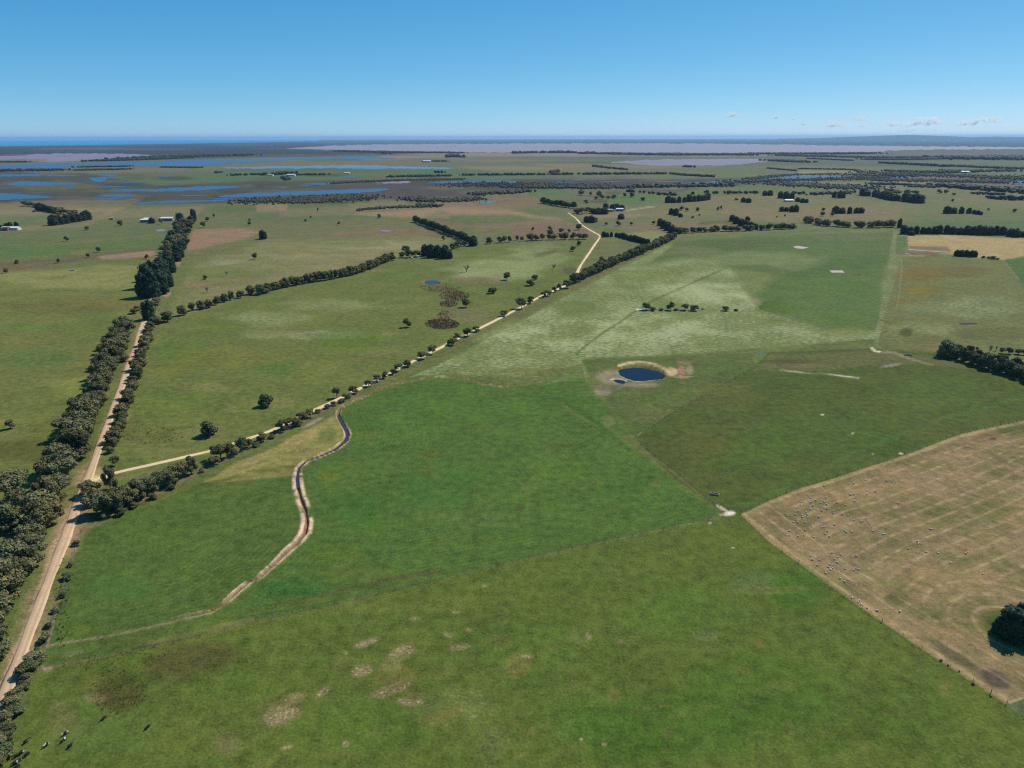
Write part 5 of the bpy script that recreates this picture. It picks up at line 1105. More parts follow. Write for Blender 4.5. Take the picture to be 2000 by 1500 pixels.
clump('shrub', [(1920, 504, 10, 5), (1930, 505, 8, 5), (1938, 506, 12, 7), (1948, 507, 8, 4)], '{o} low bush trailing right of the hedge in the straw paddock', 'low bushes trailing from the hedge')
row_line('cypress_tree', [(106, 440), (120, 438), (145, 434), (162, 431), (175, 429)], 12, 17, 15, '{o} cypress of the dark hedge in the green flat at left, from its near end', 'cypresses of the dark hedge in the left flat', 1); row_line('eucalypt_tree', [(52, 402), (78, 406)], 14, 16, 9, '{o} grey tree of the thin row above the left hedge', 'grey trees above the left hedge', 2); row_line('cypress_tree', [(80, 411), (95, 414), (110, 416)], 14, 19, 13, '{o} dark tree of the upper hedge in the left flat', 'dark trees of the upper left hedge', 1)
row_line('eucalypt_tree', [(114, 416), (130, 419), (150, 420)], 14, 18, 10, '{o} grey tree joining the upper and lower hedges in the left flat', 'grey trees between the left hedges', 2); tree('shrub', 68, 414, 9, 4, 'low bush left of the upper left hedge'); tree('paddock_tree', 113, 424, 9, 7, 'grey tree between the two hedges of the left flat')
clump('cypress_tree', [(4, 448, 12, 9), (13, 446, 12, 11), (21, 446, 14, 13), (33, 445, 11, 13), (-6, 449, 12, 10)], '{o} dark tree behind the house at the left edge', 'dark trees behind the house at the left edge')
# ---- hedge at right middle, thickets behind
row_line('windbreak_tree', [(1845, 697), (1870, 701), (1900, 711), (1940, 724), (1980, 735), (2020, 748), (2080, 768)], 4.6, 8.0, 9.0, '{o} dark tree of the near hedge at the right edge, from its left end', 'dark trees of the hedge at the right edge', .8)
row_line('pine_tree', [(1848, 692), (1880, 697), (1920, 709), (1960, 722), (2000, 734), (2060, 755)], 5.5, 8.0, 8.0, '{o} tree of the second line in the hedge at the right edge', 'dark trees of the hedge at the right edge', .8)
clump('paddock_tree', [(1898, 687, 10, 11), (1908, 686, 8, 9), (1957, 690, 14, 12), (1970, 691, 14, 14), (1988, 692, 16, 12), (2000, 693, 14, 12)], '{o} tree behind the hedge at the right edge, from the left', 'trees behind the hedge at the right edge')
tree('bare_tree', 1933, 688, 12, 17, 'pale bare tree behind the hedge at the right edge'); tree('bare_tree', 1945, 686, 8, 13, 'thin bare tree right of the pale bare tree behind the hedge')
# ---- island trees in the stubble paddock
for it, lb in (((1975, 1244, 70, 60), 'front black-green tree of the clump in the stubble paddock'), ((1996, 1232, 62, 56), 'tallest black-green tree of the clump in the stubble paddock'), ((1953, 1236, 40, 34), 'low left tree of the clump in the stubble paddock'), ((2012, 1252, 60, 54), 'right hand tree of the clump in the stubble paddock'), ((2020, 1225, 60, 50), 'rear tree of the clump in the stubble paddock'), ((1975, 1222, 50, 40), 'rear left tree of the clump in the stubble paddock')):
    tree('cypress_tree', *it, lb, 'black-green clump in the stubble paddock')
# ---- fence-side bushes
row('shrub', [(1838, 1291, 7, 3.5), (1852, 1300, 6, 3), (1873, 1312, 4, 3), (1901, 1337, 6, 4), (1935, 1361, 4, 3)], '{o} small dark bush on the fence below the stubble paddock, from the left', 'small bushes on the stubble fence')

# ------------------------------------------------------------------ distant woods and scrub: masses nobody could count
def wood(name, label, lines, mat, dens=1.0, seed=1):
    """lines: (outline or polyline, height px, thickness m)"""
    g = np.random.default_rng(seed); V = []; F = []; C = []; n0 = 0
    for pts, hpx, thick in lines:
        c = spline([np.array(P(*q)[:2]) for q in pts], max(4.0, P(*pts[0])[2] / FPX * hpx * .6))
        dep = P(*pts[len(pts) // 2])[2]; hh = hpx * dep / FPX
        L_ = np.linalg.norm(np.diff(c, axis=0), axis=1).sum()
        k = int(min(900, max(4, dens * L_ / (hh * .8) * max(1, thick / (hh * 1.6)))))
        u = g.uniform(0, len(c) - 1.001, k); b = u.astype(int); fr = (u - b)[:, None]
        p = c[b] * (1 - fr) + c[b + 1] * fr + g.normal(size=(k, 2)) * np.array([thick * .18, thick * .32])
        for q in p:
            h = hh * g.uniform(.6, 1.15); w_ = h * g.uniform(.45, .85)
            v, f = ICO1
            vv = v * (1 + g.uniform(-.3, .25, len(v)))[:, None] * (w_, w_, h * .5) + (q[0], q[1], h * .45)
            V.append(vv); F.append(f + n0); n0 += len(vv); C.append(np.full(len(vv), g.uniform(0, 1)))
    me = mesh_np(name, np.concatenate(V), np.concatenate(F), [mat])
    a = me.attributes.new('clump', 'FLOAT', 'POINT'); a.data.foreach_set('value', np.concatenate(C).astype(np.float32))
    return tag(obj(name, me), label, None, None, 'stuff')
wood('scrub', 'brown swamp scrub fringing the marsh at centre left', [([(480, 393), (600, 391), (720, 387)], 4, 110), ([(590, 388), (690, 385)], 4, 90), ([(560, 396), (640, 394)], 3, 50), ([(700, 411), (760, 406), (860, 403)], 4, 25), ([(800, 388), (830, 392), (900, 392), (930, 388)], 5, 60), ([(820, 402), (850, 404)], 6, 40)], BRUSH, 1.2, 1)
wood('scrub', 'dark scrub belt along the marsh at centre', [([(890, 362), (960, 360), (1040, 362), (1200, 365)], 3, 160), ([(1000, 366), (1180, 367), (1280, 364), (1420, 363)], 4.2, 70), ([(930, 380), (1000, 376), (1030, 374)], 5, 60), ([(650, 358), (760, 353), (900, 350)], 2.5, 60)], BRUSH, 1.1, 2)
wood('scrub', 'dark swamp thicket along the river at right', [([(1420, 357), (1500, 353), (1640, 350), (1720, 346)], 2.6, 110), ([(1680, 344), (1760, 340), (1900, 346), (2060, 350)], 3.4, 260), ([(1700, 352), (1860, 354), (1960, 356)], 3, 120), ([(1460, 350), (1540, 342), (1640, 340)], 2, 60)], BRUSH, .5, 3)
wood('treeline', 'thin dark tree rows on the plain beyond the marsh', [([(755, 346), (820, 345), (880, 344)], 4, 30), ([(900, 343), (1000, 342), (1120, 341)], 4.5, 30), ([(1075, 338), (1090, 336)], 6, 40), ([(1135, 341), (1200, 340.5), (1295, 340)], 4.5, 40), ([(1310, 340), (1340, 343), (1400, 346)], 4.5, 30), ([(1160, 325), (1190, 329), (1225, 332)], 4, 25), ([(855, 338), (870, 337.5)], 6, 30), ([(1330, 326.5), (1356, 327)], 5, 30)], FARWOOD, 1.3, 4)
wood('treeline', 'dark shelter trees round the far central homestead', [([(520, 342), (545, 341), (572, 339)], 6, 60), ([(572, 342.5), (600, 342), (635, 341.5)], 4, 40), ([(552, 348), (562, 352)], 6, 20), ([(450, 343), (490, 342), (515, 341)], 4, 30), ([(418, 338), (430, 338)], 4, 30)], FARWOOD, 1.3, 5)
wood('treeline', 'dark shoreline trees in front of the great lake', [([(660, 295.5), (760, 298), (900, 299.5)], 3, 200), ([(1000, 300), (1060, 299), (1128, 299)], 5, 90), ([(1128, 301), (1170, 300)], 5, 60), ([(1180, 301), (1300, 303), (1460, 303)], 4, 240), ([(870, 308), (890, 306.5), (904, 308)], 6, 60), ([(750, 301), (764, 301)], 5, 50), ([(830, 316), (874, 315.5)], 3, 60), ([(1470, 301), (1600, 301), (1700, 300)], 3.5, 200)], FARWOOD, 1.0, 6)
wood('treeline', 'dark shoreline wood beyond the left lagoons', [([(180, 315), (260, 313), (360, 309)], 3.5, 160), ([(260, 311), (360, 306), (480, 304)], 4, 300), ([(150, 327), (250, 325.5)], 3, 50), ([(0, 317), (50, 317)], 3, 80), ([(320, 327), (390, 328)], 2.5, 60), ([(0, 334), (120, 333)], 4, 100), ([(150, 333), (250, 331)], 3, 80)], FARWOOD, .8, 7)
wood('treeline', 'dark tree belts across the right hand plain', [([(1520, 304), (1600, 306), (1760, 309), (1900, 306)], 4, 150), ([(1690, 312), (1780, 312), (1860, 310)], 3.5, 90), ([(1580, 310), (1660, 314)], 3, 60), ([(1840, 310), (1920, 311), (2050, 309)], 7, 300), ([(1720, 319), (1780, 322), (1850, 326)], 5, 50), ([(1860, 325), (1950, 329), (2050, 331)], 4.5, 60), ([(1500, 329), (1552, 334)], 3, 25), ([(1560, 330), (1660, 332), (1680, 336)], 3, 30), ([(1740, 335), (1830, 337), (1900, 335), (1980, 334)], 4, 80), ([(1840, 336), (1880, 335)], 5, 60), ([(1510, 314), (1570, 317)], 4, 160)], FARWOOD, 1.1, 8)
wood('treeline', 'long woodland belt at the far right of the plain', [([(1830, 364), (1880, 367), (1960, 371), (2060, 374)], 8, 70), ([(1870, 367), (1960, 374), (2060, 380)], 9, 80), ([(1930, 388), (1960, 390), (2060, 391)], 10, 30), ([(1900, 379), (1960, 381)], 6, 30), ([(1700, 360), (1760, 361), (1830, 366)], 4, 40), ([(1770, 365), (1830, 367)], 4, 20)], FARWOOD, 1.2, 9)
wood('treeline', 'scattered grey tree rows behind the dark hedges at right', [([(1220, 374), (1260, 378), (1325, 382)], 7, 20), ([(1385, 378), (1430, 378), (1490, 377)], 6, 30), ([(1555, 379), (1600, 380), (1670, 377)], 6, 30), ([(1240, 366), (1320, 365), (1420, 363)], 8, 60), ([(1510, 360), (1560, 361), (1620, 365), (1700, 366)], 4, 160), ([(1700, 360), (1745, 361)], 6, 40)], BRUSH, .55, 10)
# brown rush tussocks
def tussocks(name, label, spots, mat, seed):
    g = np.random.default_rng(seed); V = []; F = []; n0 = 0; C = []
    for cx, cy, rx, ry, k, h in spots:
        for _ in range(k):
            a = g.uniform(0, 6.28); q = math.sqrt(g.uniform(0, 1)); x, y, _d = P(cx + math.cos(a) * q * rx, cy + math.sin(a) * q * ry)
            hh = h * g.uniform(.5, 1.2); w_ = hh * g.uniform(.6, 1.1)
            for s in range(5):
                b = g.uniform(0, 6.28); dx, dy = math.cos(b) * w_, math.sin(b) * w_
                V.append([(x - dy * .25, y + dx * .25, -.05), (x + dy * .25, y - dx * .25, -.05), (x + dx * .6, y + dy * .6, hh)]); F.append((n0, n0 + 1, n0 + 2)); n0 += 3; C += [g.uniform(0, 1)] * 3
    me = mesh_np(name, np.concatenate([np.array(v) for v in V]), np.array(F), [mat]); a = me.attributes.new('clump', 'FLOAT', 'POINT'); a.data.foreach_set('value', np.array(C, np.float32))
    return tag(obj(name, me), label, None, None, 'stuff')
RUSH = leaf_material('dry_rushes', alb(92, 72, 52), alb(126, 104, 74), (1, 1, 1)); TUFT = leaf_material('grass_tufts', alb(62, 80, 34), alb(112, 122, 62), (1, 1, 1))
tussocks('rushes', 'brown rush tussocks in the hollow behind the diagonal sand road', [(888, 578, 30, 10, 500, .8), (860, 562, 40, 8, 300, .7), (876, 594, 18, 7, 220, .8), (868, 615, 14, 8, 110, .8), (864, 633, 34, 10, 560, .8), (300, 850, 60, 18, 110, .6)], RUSH, 3)
tussocks('grass_tufts', 'coarse grass tufts along the foreground fence and pasture', [(300, 1290, 180, 30, 500, .3), (230, 1350, 60, 44, 300, .35), (120, 1180, 16, 90, 160, .5)], TUFT, 4)

# ------------------------------------------------------------------ fences
def fence(name, label, pts, gap=5.0, h=1.2):
    c = spline([np.array(P(*q)[:2]) for q in pts], gap); pm = MB(); wm = MB()
    for k, q in enumerate(c):
        r = .06 if k % 5 == 0 else .04; pm.box(q[0], q[1], h * .5 - .1, r * 2, r * 2, h + .2, k * .3)
    for a, b in zip(c[:-1], c[1:]):
        d = b - a; l = float(np.linalg.norm(d)); an = math.atan2(d[1], d[0]); mid = (a + b) / 2
        for z in (.35, .7, 1.05): wm.box(mid[0], mid[1], z, l, .02, .02, an)
    e = empty(name, (0, 0, 0)); tag(e, label, 'fence')
    pm.build('post', POST, e)['kind'] = 'stuff'; wm.build('wire', WIRE, e)
    return e
fence('wire_fence', 'wire fence between the foreground pasture and the stubble paddock', [(1447, 1006), (1500, 1056), (1560, 1100), (1650, 1166), (1800, 1268), (1900, 1332), (1966, 1376), (2040, 1430)])
fence('wire_fence', 'weedy wire fence across the top of the foreground pasture', [(72, 1311), (227, 1280), (390, 1246), (500, 1214), (740, 1160), (1000, 1100), (1180, 1061), (1412, 1011)])
fence('wire_fence', 'wire fence between the olive paddock and the stubble paddock', [(1447, 1004), (1560, 954), (1750, 894), (1875, 848), (2000, 821)])
fence('wire_fence', 'wire fence from the dam paddock corner down to the trough', [(1240, 857), (1320, 920), (1405, 992)])
fence('wire_fence', 'wire fence along the left sown paddock beside the gravel road', [(158, 1042), (120, 1160), (84, 1285)])
fence('wire_fence', 'wire fence dividing the dam paddock from the olive paddock', [(1244, 854), (1330, 797), (1425, 744), (1474, 716)])
fence('wire_fence', 'wire fence along the ryegrass paddock beside the diagonal sand road', [(160, 1040), (420, 912), (640, 802), (860, 690), (1120, 556)])

# ------------------------------------------------------------------ farm buildings
def house(name, px, py, Lx, Wy, hw, rise, rz, wallm, roofm, label, windows=2, door=True, cat='building'):
    x, y, _ = P(px, py); e = empty(name, (x, y, 0), rz); tag(e, label, cat)
    b = MB(); b.box(0, 0, hw / 2, Lx, Wy, hw)
    b.poly([(-Lx / 2, -Wy / 2, hw), (-Lx / 2, 0, hw + rise), (-Lx / 2, Wy / 2, hw)]); b.poly([(Lx / 2, -Wy / 2, hw), (Lx / 2, Wy / 2, hw), (Lx / 2, 0, hw + rise)])
    b.build('wall', wallm, e)
    r = MB(); ov = .5
    for s in (-1, 1):
        y0, y1 = s * (Wy / 2 + ov), 0; z0, z1 = hw - rise * ov / (Wy / 2) + .06, hw + rise + .06
        q = [(-Lx / 2 - ov, y0, z0), (Lx / 2 + ov, y0, z0), (Lx / 2 + ov, y1, z1), (-Lx / 2 - ov, y1, z1)]
        t_ = [(a, b_, c_ + .12) for a, b_, c_ in q]; r.poly(q[::-1] if s < 0 else q); r.poly(t_ if s < 0 else t_[::-1])
        for k in range(4): r.poly([q[k], q[(k + 1) % 4], t_[(k + 1) % 4], t_[k]])
    r.build('roof', roofm, e)
    for k in range(windows):
        MB().box(-Lx / 2 + Lx * (k + 1) / (windows + 1.0) + .6, -Wy / 2 - .03, hw * .58, Lx * .09, .1, hw * .32).build('window', GLASS, e)
    if door: MB().box(-Lx / 2 + Lx * .1, -Wy / 2 - .04, hw * .4, max(1.0, Lx * .1), .1, hw * .78).build('door', DOOR, e)
    return e
house('farm_shed', 287, 434, 15, 9, 4.0, 1.2, R(6), WALLG, ROOFW, 'white roofed shed left of the round dark tree')
house('farm_shed', 289, 431, 9, 7, 3.5, 1.0, R(6), WALLG, ROOFW, 'smaller white roof peeping behind the white roofed shed')
house('farm_shed', 328, 431, 18, 10, 4.2, 1.4, R(3), WALLG, ROOFW, 'long pale roofed shed near the end of the gravel road', 3)
house('farm_shed', 317, 430, 8, 7, 3.2, 1.0, R(3), WALLG, ROOFG, 'small grey shed beside the long pale roofed shed', 1)
house('farm_house', 23, 449, 22, 9, 3.2, 1.5, R(2), WALLW, ROOFW, 'white house with a pale roof at the left edge', 4)
house('farm_shed', 13, 450, 8, 8, 3.4, 1.3, R(2), WALLR, ROOFR, 'red roofed brick annexe left of the white house', 1)
house('farm_shed', 1210, 412, 12, 8, 3.6, 1.2, R(-3), WALLG, ROOFW, 'bright white roofed shed under the dark farm trees', 2)
house('farm_house', 1191, 413, 9, 7, 3.0, 1.2, R(-3), WALLG, ROOFG, 'low grey house half hidden by the dark farm trees', 2)
house('farm_house', 1540, 394, 16, 9, 3.2, 1.6, R(4), WALLW, ROOFW, 'small white house below the dark trees on the right plain', 3)
house('farm_shed', 1884, 338, 26, 14, 5, 2, R(-4), WALLW, ROOFW, 'far white roofed building among the trees at right', 2)
house('farm_shed', 569, 344, 26, 14, 5, 2, R(2), WALLW, ROOFW, 'right white building of the far central homestead', 2)
house('farm_house', 528, 344, 20, 12, 4.5, 2, R(2), WALLW, ROOFG, 'left pale building of the far central homestead', 2)
house('farm_shed', 678, 339.5, 18, 10, 4, 1.5, 0, WALLW, ROOFW, 'tiny white building alone on the far green flat', 1)
house('farm_shed', 834, 317, 40, 22, 7, 3, 0, WALLW, ROOFW, 'far white building by the trees in front of the lake', 2)
house('farm_shed', 219, 429, 6, 5, 2.6, .8, 0, WALLG, ROOFG, 'tiny grey hut alone in the green flat left of the farm', 1)
def tank(px, py, r, h, label):
    x, y, _ = P(px, py); e = empty('water_tank', (x, y, 0)); tag(e, label, 'water tank')
    MB().tube([(0, 0, 0), (0, 0, h)], [r, r], 16).build('tank_wall', TANKM, e); MB().tube([(0, 0, h), (0, 0, h + .35)], [r * 1.03, r * .15], 16).build('tank_lid', TANKM, e)
    MB().tube([(r, 0, .3), (r + .5, 0, .3), (r + .5, 0, .05)], [.06, .06, .06], 6).build('pipe', WIRE, e)
tank(1200, 413, 1.4, 3.2, 'pale water tank beside the bright white shed'); tank(816, 503.5, 1.5, 2.2, 'right one of the pale tanks left of the conifer block'); tank(805, 506, 1.1, 1.9, 'left one of the pale tanks left of the conifer block')
def trough(px, py, L_, W_, rz, label):
    x, y, _ = P(px, py); e = empty('water_trough', (x, y, 0), rz); tag(e, label, 'trough'); b = MB()
    for s in (-1, 1): b.box(0, s * W_ / 2, .32, L_, .14, .68); b.box(s * (L_ / 2 - .07), 0, .32, .14, W_ - .14, .68)
    b.box(0, 0, .08, L_ - .28, W_ - .14, .16); b.build('basin', CONC, e)
    MB().box(0, 0, .5, L_ - .29, W_ - .15, .03).build('water_surface', WDAM, e)
trough(1396, 966.5, 3.0, 1.0, R(-24), 'pale concrete trough above the rightmost corner of the sown paddock'); trough(141, 529, 5.5, 2.4, R(4), 'pale trough alone in the upper olive pasture'); trough(1774, 694.5, 4.0, 1.6, R(-8), 'white trough in the muddy corner of the olive paddock')
x, y, _ = P(275, 936); e = empty('timber_pile', (x, y, 0), R(19)); tag(e, 'long grey pile of timber rails beside the clump below the sand track', 'timber pile')
g = random.Random(4)
for k in range(9):
    q = (-.7 + .36 * (k % 5)); z = .14 + .24 * (k // 5); o_ = g.uniform(-.5, .5)
    MB().tube([(-2.6 + o_, q, z), (0 + o_, q + g.uniform(-.1, .1), z), (2.6 + o_, q + g.uniform(-.15, .15), z)], [.13, .14, .12], 7).build('rail', TIMBER, e)
# white wrapped row in the straw paddock: bales flattened so their tops catch the sun
a_ = np.array(P(1774, 488.3)[:2]); b_ = np.array(P(1850, 493.6)[:2]); e = empty('bale_row', (a_[0], a_[1], 0)); tag(e, 'long white wrapped row of bales lying in the straw paddock', 'bale row')
nb_ = 26; dv = (b_ - a_) / nb_; an = math.atan2(dv[1], dv[0]); ln = float(np.linalg.norm(dv)); bm_ = MB()
bm_.tube([(-ln * .48, 0, .75), (-ln * .42, 0, .75), (ln * .42, 0, .75), (ln * .48, 0, .75)], [.5, .78, .78, .5], 10)
bale = bm_.mesh('bale', WHITEWRAP)
for k in range(nb_):
    o = obj('bale', bale, e); o.location = (dv[0] * (k + .5), dv[1] * (k + .5), 0); o.rotation_euler = (0, 0, an); o.scale = (1, 1.9, .34)

# ------------------------------------------------------------------ animals: one skinned body, shared by the herd
def skin_mesh(name, pts, edges, radii, mats, sub=1):
    me = bpy.data.meshes.new(name); me.from_pydata(pts, edges, []); o = bpy.data.objects.new(name, me); COL.objects.link(o)
    sk_ = o.modifiers.new('skin', 'SKIN'); 
    for k, r in enumerate(radii): me.skin_vertices[0].data[k].radius = (r, r)
    me.skin_vertices[0].data[0].use_root = True
    o.modifiers.new('sub', 'SUBSURF').levels = sub; 
    dg = bpy.context.evaluated_depsgraph_get(); out = bpy.data.meshes.new_from_object(o.evaluated_get(dg)); out.name = name
    bpy.data.objects.remove(o); out.materials.clear()
    for m in mats: out.materials.append(m)
    return out
def quad(L_, hleg, rb, rn, rl, head):
    """spine, neck and head, tail, four jointed legs; x forward, metres"""
    z = hleg + rb * .75
    p = [(-.05 * L_, 0, z), (-.42 * L_, 0, z + .02), (.36 * L_, 0, z), (.58 * L_, 0, z + head[0] * .5), (.72 * L_, 0, z + head[0]), (.92 * L_, 0, z + head[1]), (-.54 * L_, 0, z - .1), (-.56 * L_, 0, hleg * .7)]
    e_ = [(0, 1), (0, 2), (2, 3), (3, 4), (4, 5), (1, 6), (6, 7)]; r = [rb * 1.06, rb * .9, rb * .95, rn, rn * .85, rn * .55, rb * .2, rb * .1]
    for sx, par in ((-.40, 1), (.36, 2)):
        for s in (-1, 1):
            n = len(p); kx = .05 * L_ if sx > 0 else -.04 * L_
            p += [(sx * L_, s * rb * .55, hleg * .95), (sx * L_ + (-kx if sx > 0 else .03), s * rb * .58, hleg * .5), (sx * L_ + (0 if sx > 0 else -.05 * L_), s * rb * .58, .12), (sx * L_ + .03, s * rb * .58, .02)]
            e_ += [(par, n), (n, n + 1), (n + 1, n + 2), (n + 2, n + 3)]; r += [rl * 1.7, rl * 1.1, rl * .8, rl * .85]
    return p, e_, r
def coat(name, base, patch, thr):
    m, nt, b = nmat(name); tc = N(nt, 'ShaderNodeTexCoord'); oi = N(nt, 'ShaderNodeObjectInfo')
    va = N(nt, 'ShaderNodeVectorMath', operation='ADD'); L(nt, tc.outputs['Object'], va.inputs[0]); cx_ = N(nt, 'ShaderNodeCombineXYZ'); L(nt, math_(nt, 'MULTIPLY', oi.outputs['Random'], 40.0), cx_.inputs[0]); L(nt, cx_.outputs[0], va.inputs[1])
    L(nt, mix(nt, rng_(nt, noise(nt, va.outputs[0], 1.1, 1.0), thr, thr + .05), base, patch), b.inputs['Base Color']); b.inputs['Roughness'].default_value = .85
    return m
COATS = [coat('black_coat', alb(26, 22, 22), alb(200, 190, 180), .66), coat('dark_brown_coat', alb(62, 40, 32), alb(90, 60, 48), .6), coat('pied_coat', alb(28, 24, 24), alb(214, 206, 196), .54)]
cowm = []
for m in COATS: cowm.append(skin_mesh('cow', *quad(1.75, .72, .42, .2, .10, (.15, -.35)), [m], 1))
COWS = [(815, 1115, 1, 'dark brown cow standing on the brown patch of the foreground pasture'), (1158, 1185, 0, 'black cow standing apart at the right of the herd'), (515, 1235, 2, 'pied cow at the top of the stacked pair'), (503, 1285, 2, 'pied cow below the top one of the stacked pair'), (548, 1335, 0, 'black cow right of and below the stacked pair'),
        (365, 1325, 2, 'pied cow halfway between the hedge and the stacked pair'), (208, 1298, 0, 'black cow leading the left group, nearest the hedge top'), (172, 1385, 2, 'pied cow in the middle of the left group'), (213, 1400, 0, 'black cow at the right of the left group'), (133, 1408, 1, 'brown cow with pale marks left of the pied cow in the left group'),
        (150, 1450, 2, 'right one of the two low cows of the left group'), (120, 1465, 0, 'left one of the two low cows of the left group'), (137, 1498, 0, 'black cow half cut off by the bottom edge of the photograph')]
for zx, zy, c_, lb in COWS:
    x, y, _ = P(zx / 4, 1125 + zy / 4 + 1); o = obj('cow', cowm[c_]); o.scale = (.60, .54, .58); o.location = (x, y, 0); o.rotation_euler = (0, 0, R(62 + random.uniform(-14, 14)) + (math.pi if random.random() < .4 else 0)); tag(o, lb, 'cow', 'cattle grazing in the foreground pasture')
wool = plain('wool', alb(236, 230, 214), .95, 0, alb(214, 204, 184), 6)
sheepm = skin_mesh('sheep', *quad(1.05, .32, .34, .13, .055, (.16, .10)), [wool], 1)
S6 = [(763, 552), (842, 540), (922, 556), (978, 548), (970, 562), (670, 578), (440, 596), (645, 666), (668, 662), (773, 662), (833, 641), (847, 643), (337, 691), (453, 688), (373, 710), (335, 724), (253, 724), (440, 722), (414, 731), (254, 745), (457, 742), (354, 751), (540, 727), (678, 717), (604, 748), (333, 780), (461, 776), (419, 789), (558, 780), (512, 792), (508, 808), (236, 795), (298, 804), (305, 818), (215, 822), (267, 826), (267, 840), (136, 815), (152, 829), (396, 838), (580, 819), (628, 828), (195, 881), (234, 883), (288, 882), (344, 912), (422, 920), (440, 918), (519, 899), (674, 866), (727, 878), (744, 871), (782, 876), (793, 893), (291, 941), (166, 948), (466, 950), (447, 973), (478, 992), (360, 997), (282, 984), (234, 991), (170, 985), (598, 948), (612, 958), (654, 956), (818, 950), (897, 976), (909, 974), (1013, 891), (1018, 733), (1265, 934), (1278, 934), (864, 1047), (1098, 1089), (1165, 1030), (1172, 1047), (1236, 1114), (1328, 1123), (1543, 1126), (1560, 1115), (1466, 1158), (1427, 1197), (1680, 1285), (497, 1120), (566, 1133), (546, 1152), (518, 1171), (541, 1196), (690, 1144), (333, 1144), (345, 1174), (400, 1178), (384, 1218), (472, 1231), (490, 1252), (502, 1240), (604, 1246), (551, 1274), (451, 1279), (672, 1256), (688, 1244), (710, 1250), (562, 1320), (598, 1347), (628, 1332), (480, 1212)]
S5 = [(655, 172), (705, 205), (713, 195), (728, 222), (776, 250), (853, 273), (1030, 280)]
SH = [(1500 + a / 4, 800 + b / 4) for a, b in S6] + [(1500 + a / 4, 1125 + b / 4) for a, b in S5]
ONE = {(1680, 1285): 'lone white sheep far out in the stubble, towards the black-green clump', (1018, 733): 'lone sheep high on the striped stubble right of the flock', (1013, 891): 'lone sheep in mid stubble right of the small group of four', (1098, 1089): 'lone sheep standing left of the stacked pair in mid stubble', (864, 1047): 'lone sheep below the close pair in mid stubble', (690, 1144): 'greyish lone sheep right of the lower flock'}
for k, (px, py) in enumerate(SH):
    x, y, _ = P(px, py + .8); o = obj('sheep', sheepm); o.location = (x, y, 0); o.rotation_euler = (0, 0, random.uniform(0, 6.28)); s = random.uniform(1.0, 1.25); o.scale = (s * .46, s * .46, s * .46)
    a = S6[k] if k < len(S6) else None
    if a in ONE: tag(o, ONE[a], 'sheep', 'lone sheep spread over the stubble')
    elif a is None: tag(o, 'white sheep walking along the fence at the lower edge of the stubble', 'sheep', 'sheep along the stubble fence')
    elif a[1] > 1190 and a[0] < 760: tag(o, 'white sheep of the lowest knot nearest the stubble fence', 'sheep', 'lowest knot near the stubble fence')
    elif a[1] < 600: tag(o, 'white sheep of the upper line under the olive paddock fence', 'sheep', 'upper line of the flock')
    elif 600 <= a[1] < 860 and a[0] < 320: tag(o, 'white sheep of the upper flock on the reddish corner soil', 'sheep', 'sheep on the reddish corner')
    elif 860 <= a[1] < 1010 and a[0] < 520: tag(o, 'white sheep in the left middle of the flock, below the reddish corner', 'sheep', 'left middle of the flock')
    elif a[0] >= 600 and 860 <= a[1] < 1010 and a[0] < 920: tag(o, 'white sheep in the right middle of the flock on the stubble', 'sheep', 'right middle of the flock')
    elif a[1] > 1100 and a[0] < 760: tag(o, 'white sheep of the lower flock near the stubble fence', 'sheep', 'lower flock near the stubble fence')
    elif a[0] > 1100: tag(o, 'white sheep scattered in the middle of the striped stubble', 'sheep', 'sheep scattered in mid stubble')
    else: tag(o, 'white sheep of the upper flock by the reddish corner of the stubble', 'sheep', 'upper flock in the corner of the stubble')

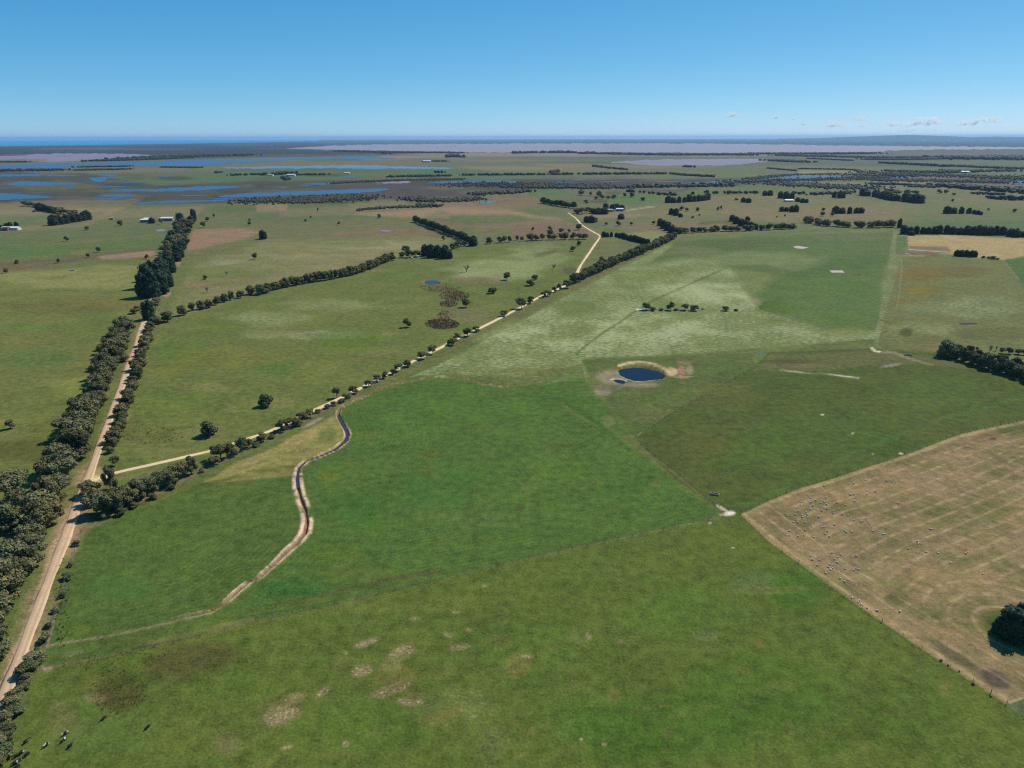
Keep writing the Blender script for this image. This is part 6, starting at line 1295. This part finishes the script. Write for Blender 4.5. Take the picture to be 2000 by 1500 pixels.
# ------------------------------------------------------------------ clouds low over the horizon
cm = bpy.data.materials.new('cloud'); cm.use_nodes = True; nt = cm.node_tree; nt.nodes.clear()
out = N(nt, 'ShaderNodeOutputMaterial'); pv = N(nt, 'ShaderNodeVolumePrincipled'); pv.inputs['Color'].default_value = (1, 1, 1, 1); pv.inputs['Density'].default_value = .0030; pv.inputs['Anisotropy'].default_value = .35
L(nt, pv.outputs[0], out.inputs['Volume'])
CL = [(1431, 225, 16, 8, 'small white puff alone above the great lake'), (1518, 229, 12, 7, 'faint puff left of the low cloud row'), (1551, 232, 14, 5, 'thin faint puff right of another at the left of the cloud row'), (1573, 242, 14, 6, 'small puff below the faint thin puff'), (1633, 244, 28, 9, 'bright white cloud at the left of the cloud row'), (1677, 233, 20, 8, 'small cloud above the gap in the cloud row'), (1700, 247, 44, 6, 'flat faint cloud low over the range'),
      (1744, 242, 20, 8, 'bright puff left of the largest cloud'), (1772, 244, 36, 8, 'flat cloud under the bright puff'), (1810, 234, 34, 9, 'largest bright cloud above the range'), (1812, 241, 44, 8, 'flat cloud under the largest bright cloud'), (1780, 256, 60, 5, 'faint streak of cloud lowest over the range'), (1872, 243, 22, 6, 'flat cloud right of the range'), (1893, 240, 20, 8, 'puff right of the flat cloud'), (1940, 235, 34, 8, 'rightmost white cloud of the low row'), (1915, 234, 16, 6, 'small puff left of the rightmost cloud'), (1836, 256, 40, 4, 'thin streak of cloud right above the range')]
for k, (px, py, w_, h_, lb) in enumerate(CL):
    D = 42000.0; u_ = (px - 1000) / FPX; v_ = (py - 750) / FPX
    dr = (X * u_ - Y * v_ + fwd).normalized(); c_ = dr * (D / math.hypot(dr.x, dr.y)) + Vector((0, 0, H)); sc = D / FPX * .95
    g = np.random.default_rng(900 + k); V = []; F = []; n0 = 0
    for q in range(9):
        ox = g.uniform(-.5, .5) * w_ * .8; oz = g.uniform(-.2, .5) * h_ * (1 - abs(ox) / w_); rr = h_ * g.uniform(.35, .6)
        v, f = ICO2; vv = v * (1 + g.uniform(-.12, .12, len(v)))[:, None] * (rr * 1.5, rr * 1.5, rr * .75) + (ox, g.uniform(-.5, .5) * h_, oz)
        V.append(vv * sc); F.append(f + n0); n0 += len(v)
    o = obj('cloud', mesh_np('cloud', np.concatenate(V), np.concatenate(F), [cm], smooth=True)); o.location = c_; o.rotation_euler = (0, 0, -math.atan2(dr.x, dr.y)); tag(o, lb, 'cloud', 'low clouds over the horizon at right')

# ------------------------------------------------------------------ haze
HAZE_DENSITY = 2.9e-5
hb = MB(); hb.box(0, 0, (215 - 4) / 2, 128000, 128000, 215 + 4)
hm = bpy.data.materials.new('haze'); hm.use_nodes = True; nt = hm.node_tree; nt.nodes.clear()
o_ = N(nt, 'ShaderNodeOutputMaterial'); pv = N(nt, 'ShaderNodeVolumePrincipled'); pv.inputs['Color'].default_value = (.38, .63, 1.0, 1); pv.inputs['Density'].default_value = HAZE_DENSITY; pv.inputs['Anisotropy'].default_value = 0.28
L(nt, pv.outputs[0], o_.inputs['Volume'])
ho = hb.build('haze', hm); tag(ho, 'thin blue haze lying over the whole plain', None, None, 'stuff')
print('objects', len(bpy.data.objects), 'trees', COUNT[0], 'verts', len(gx))
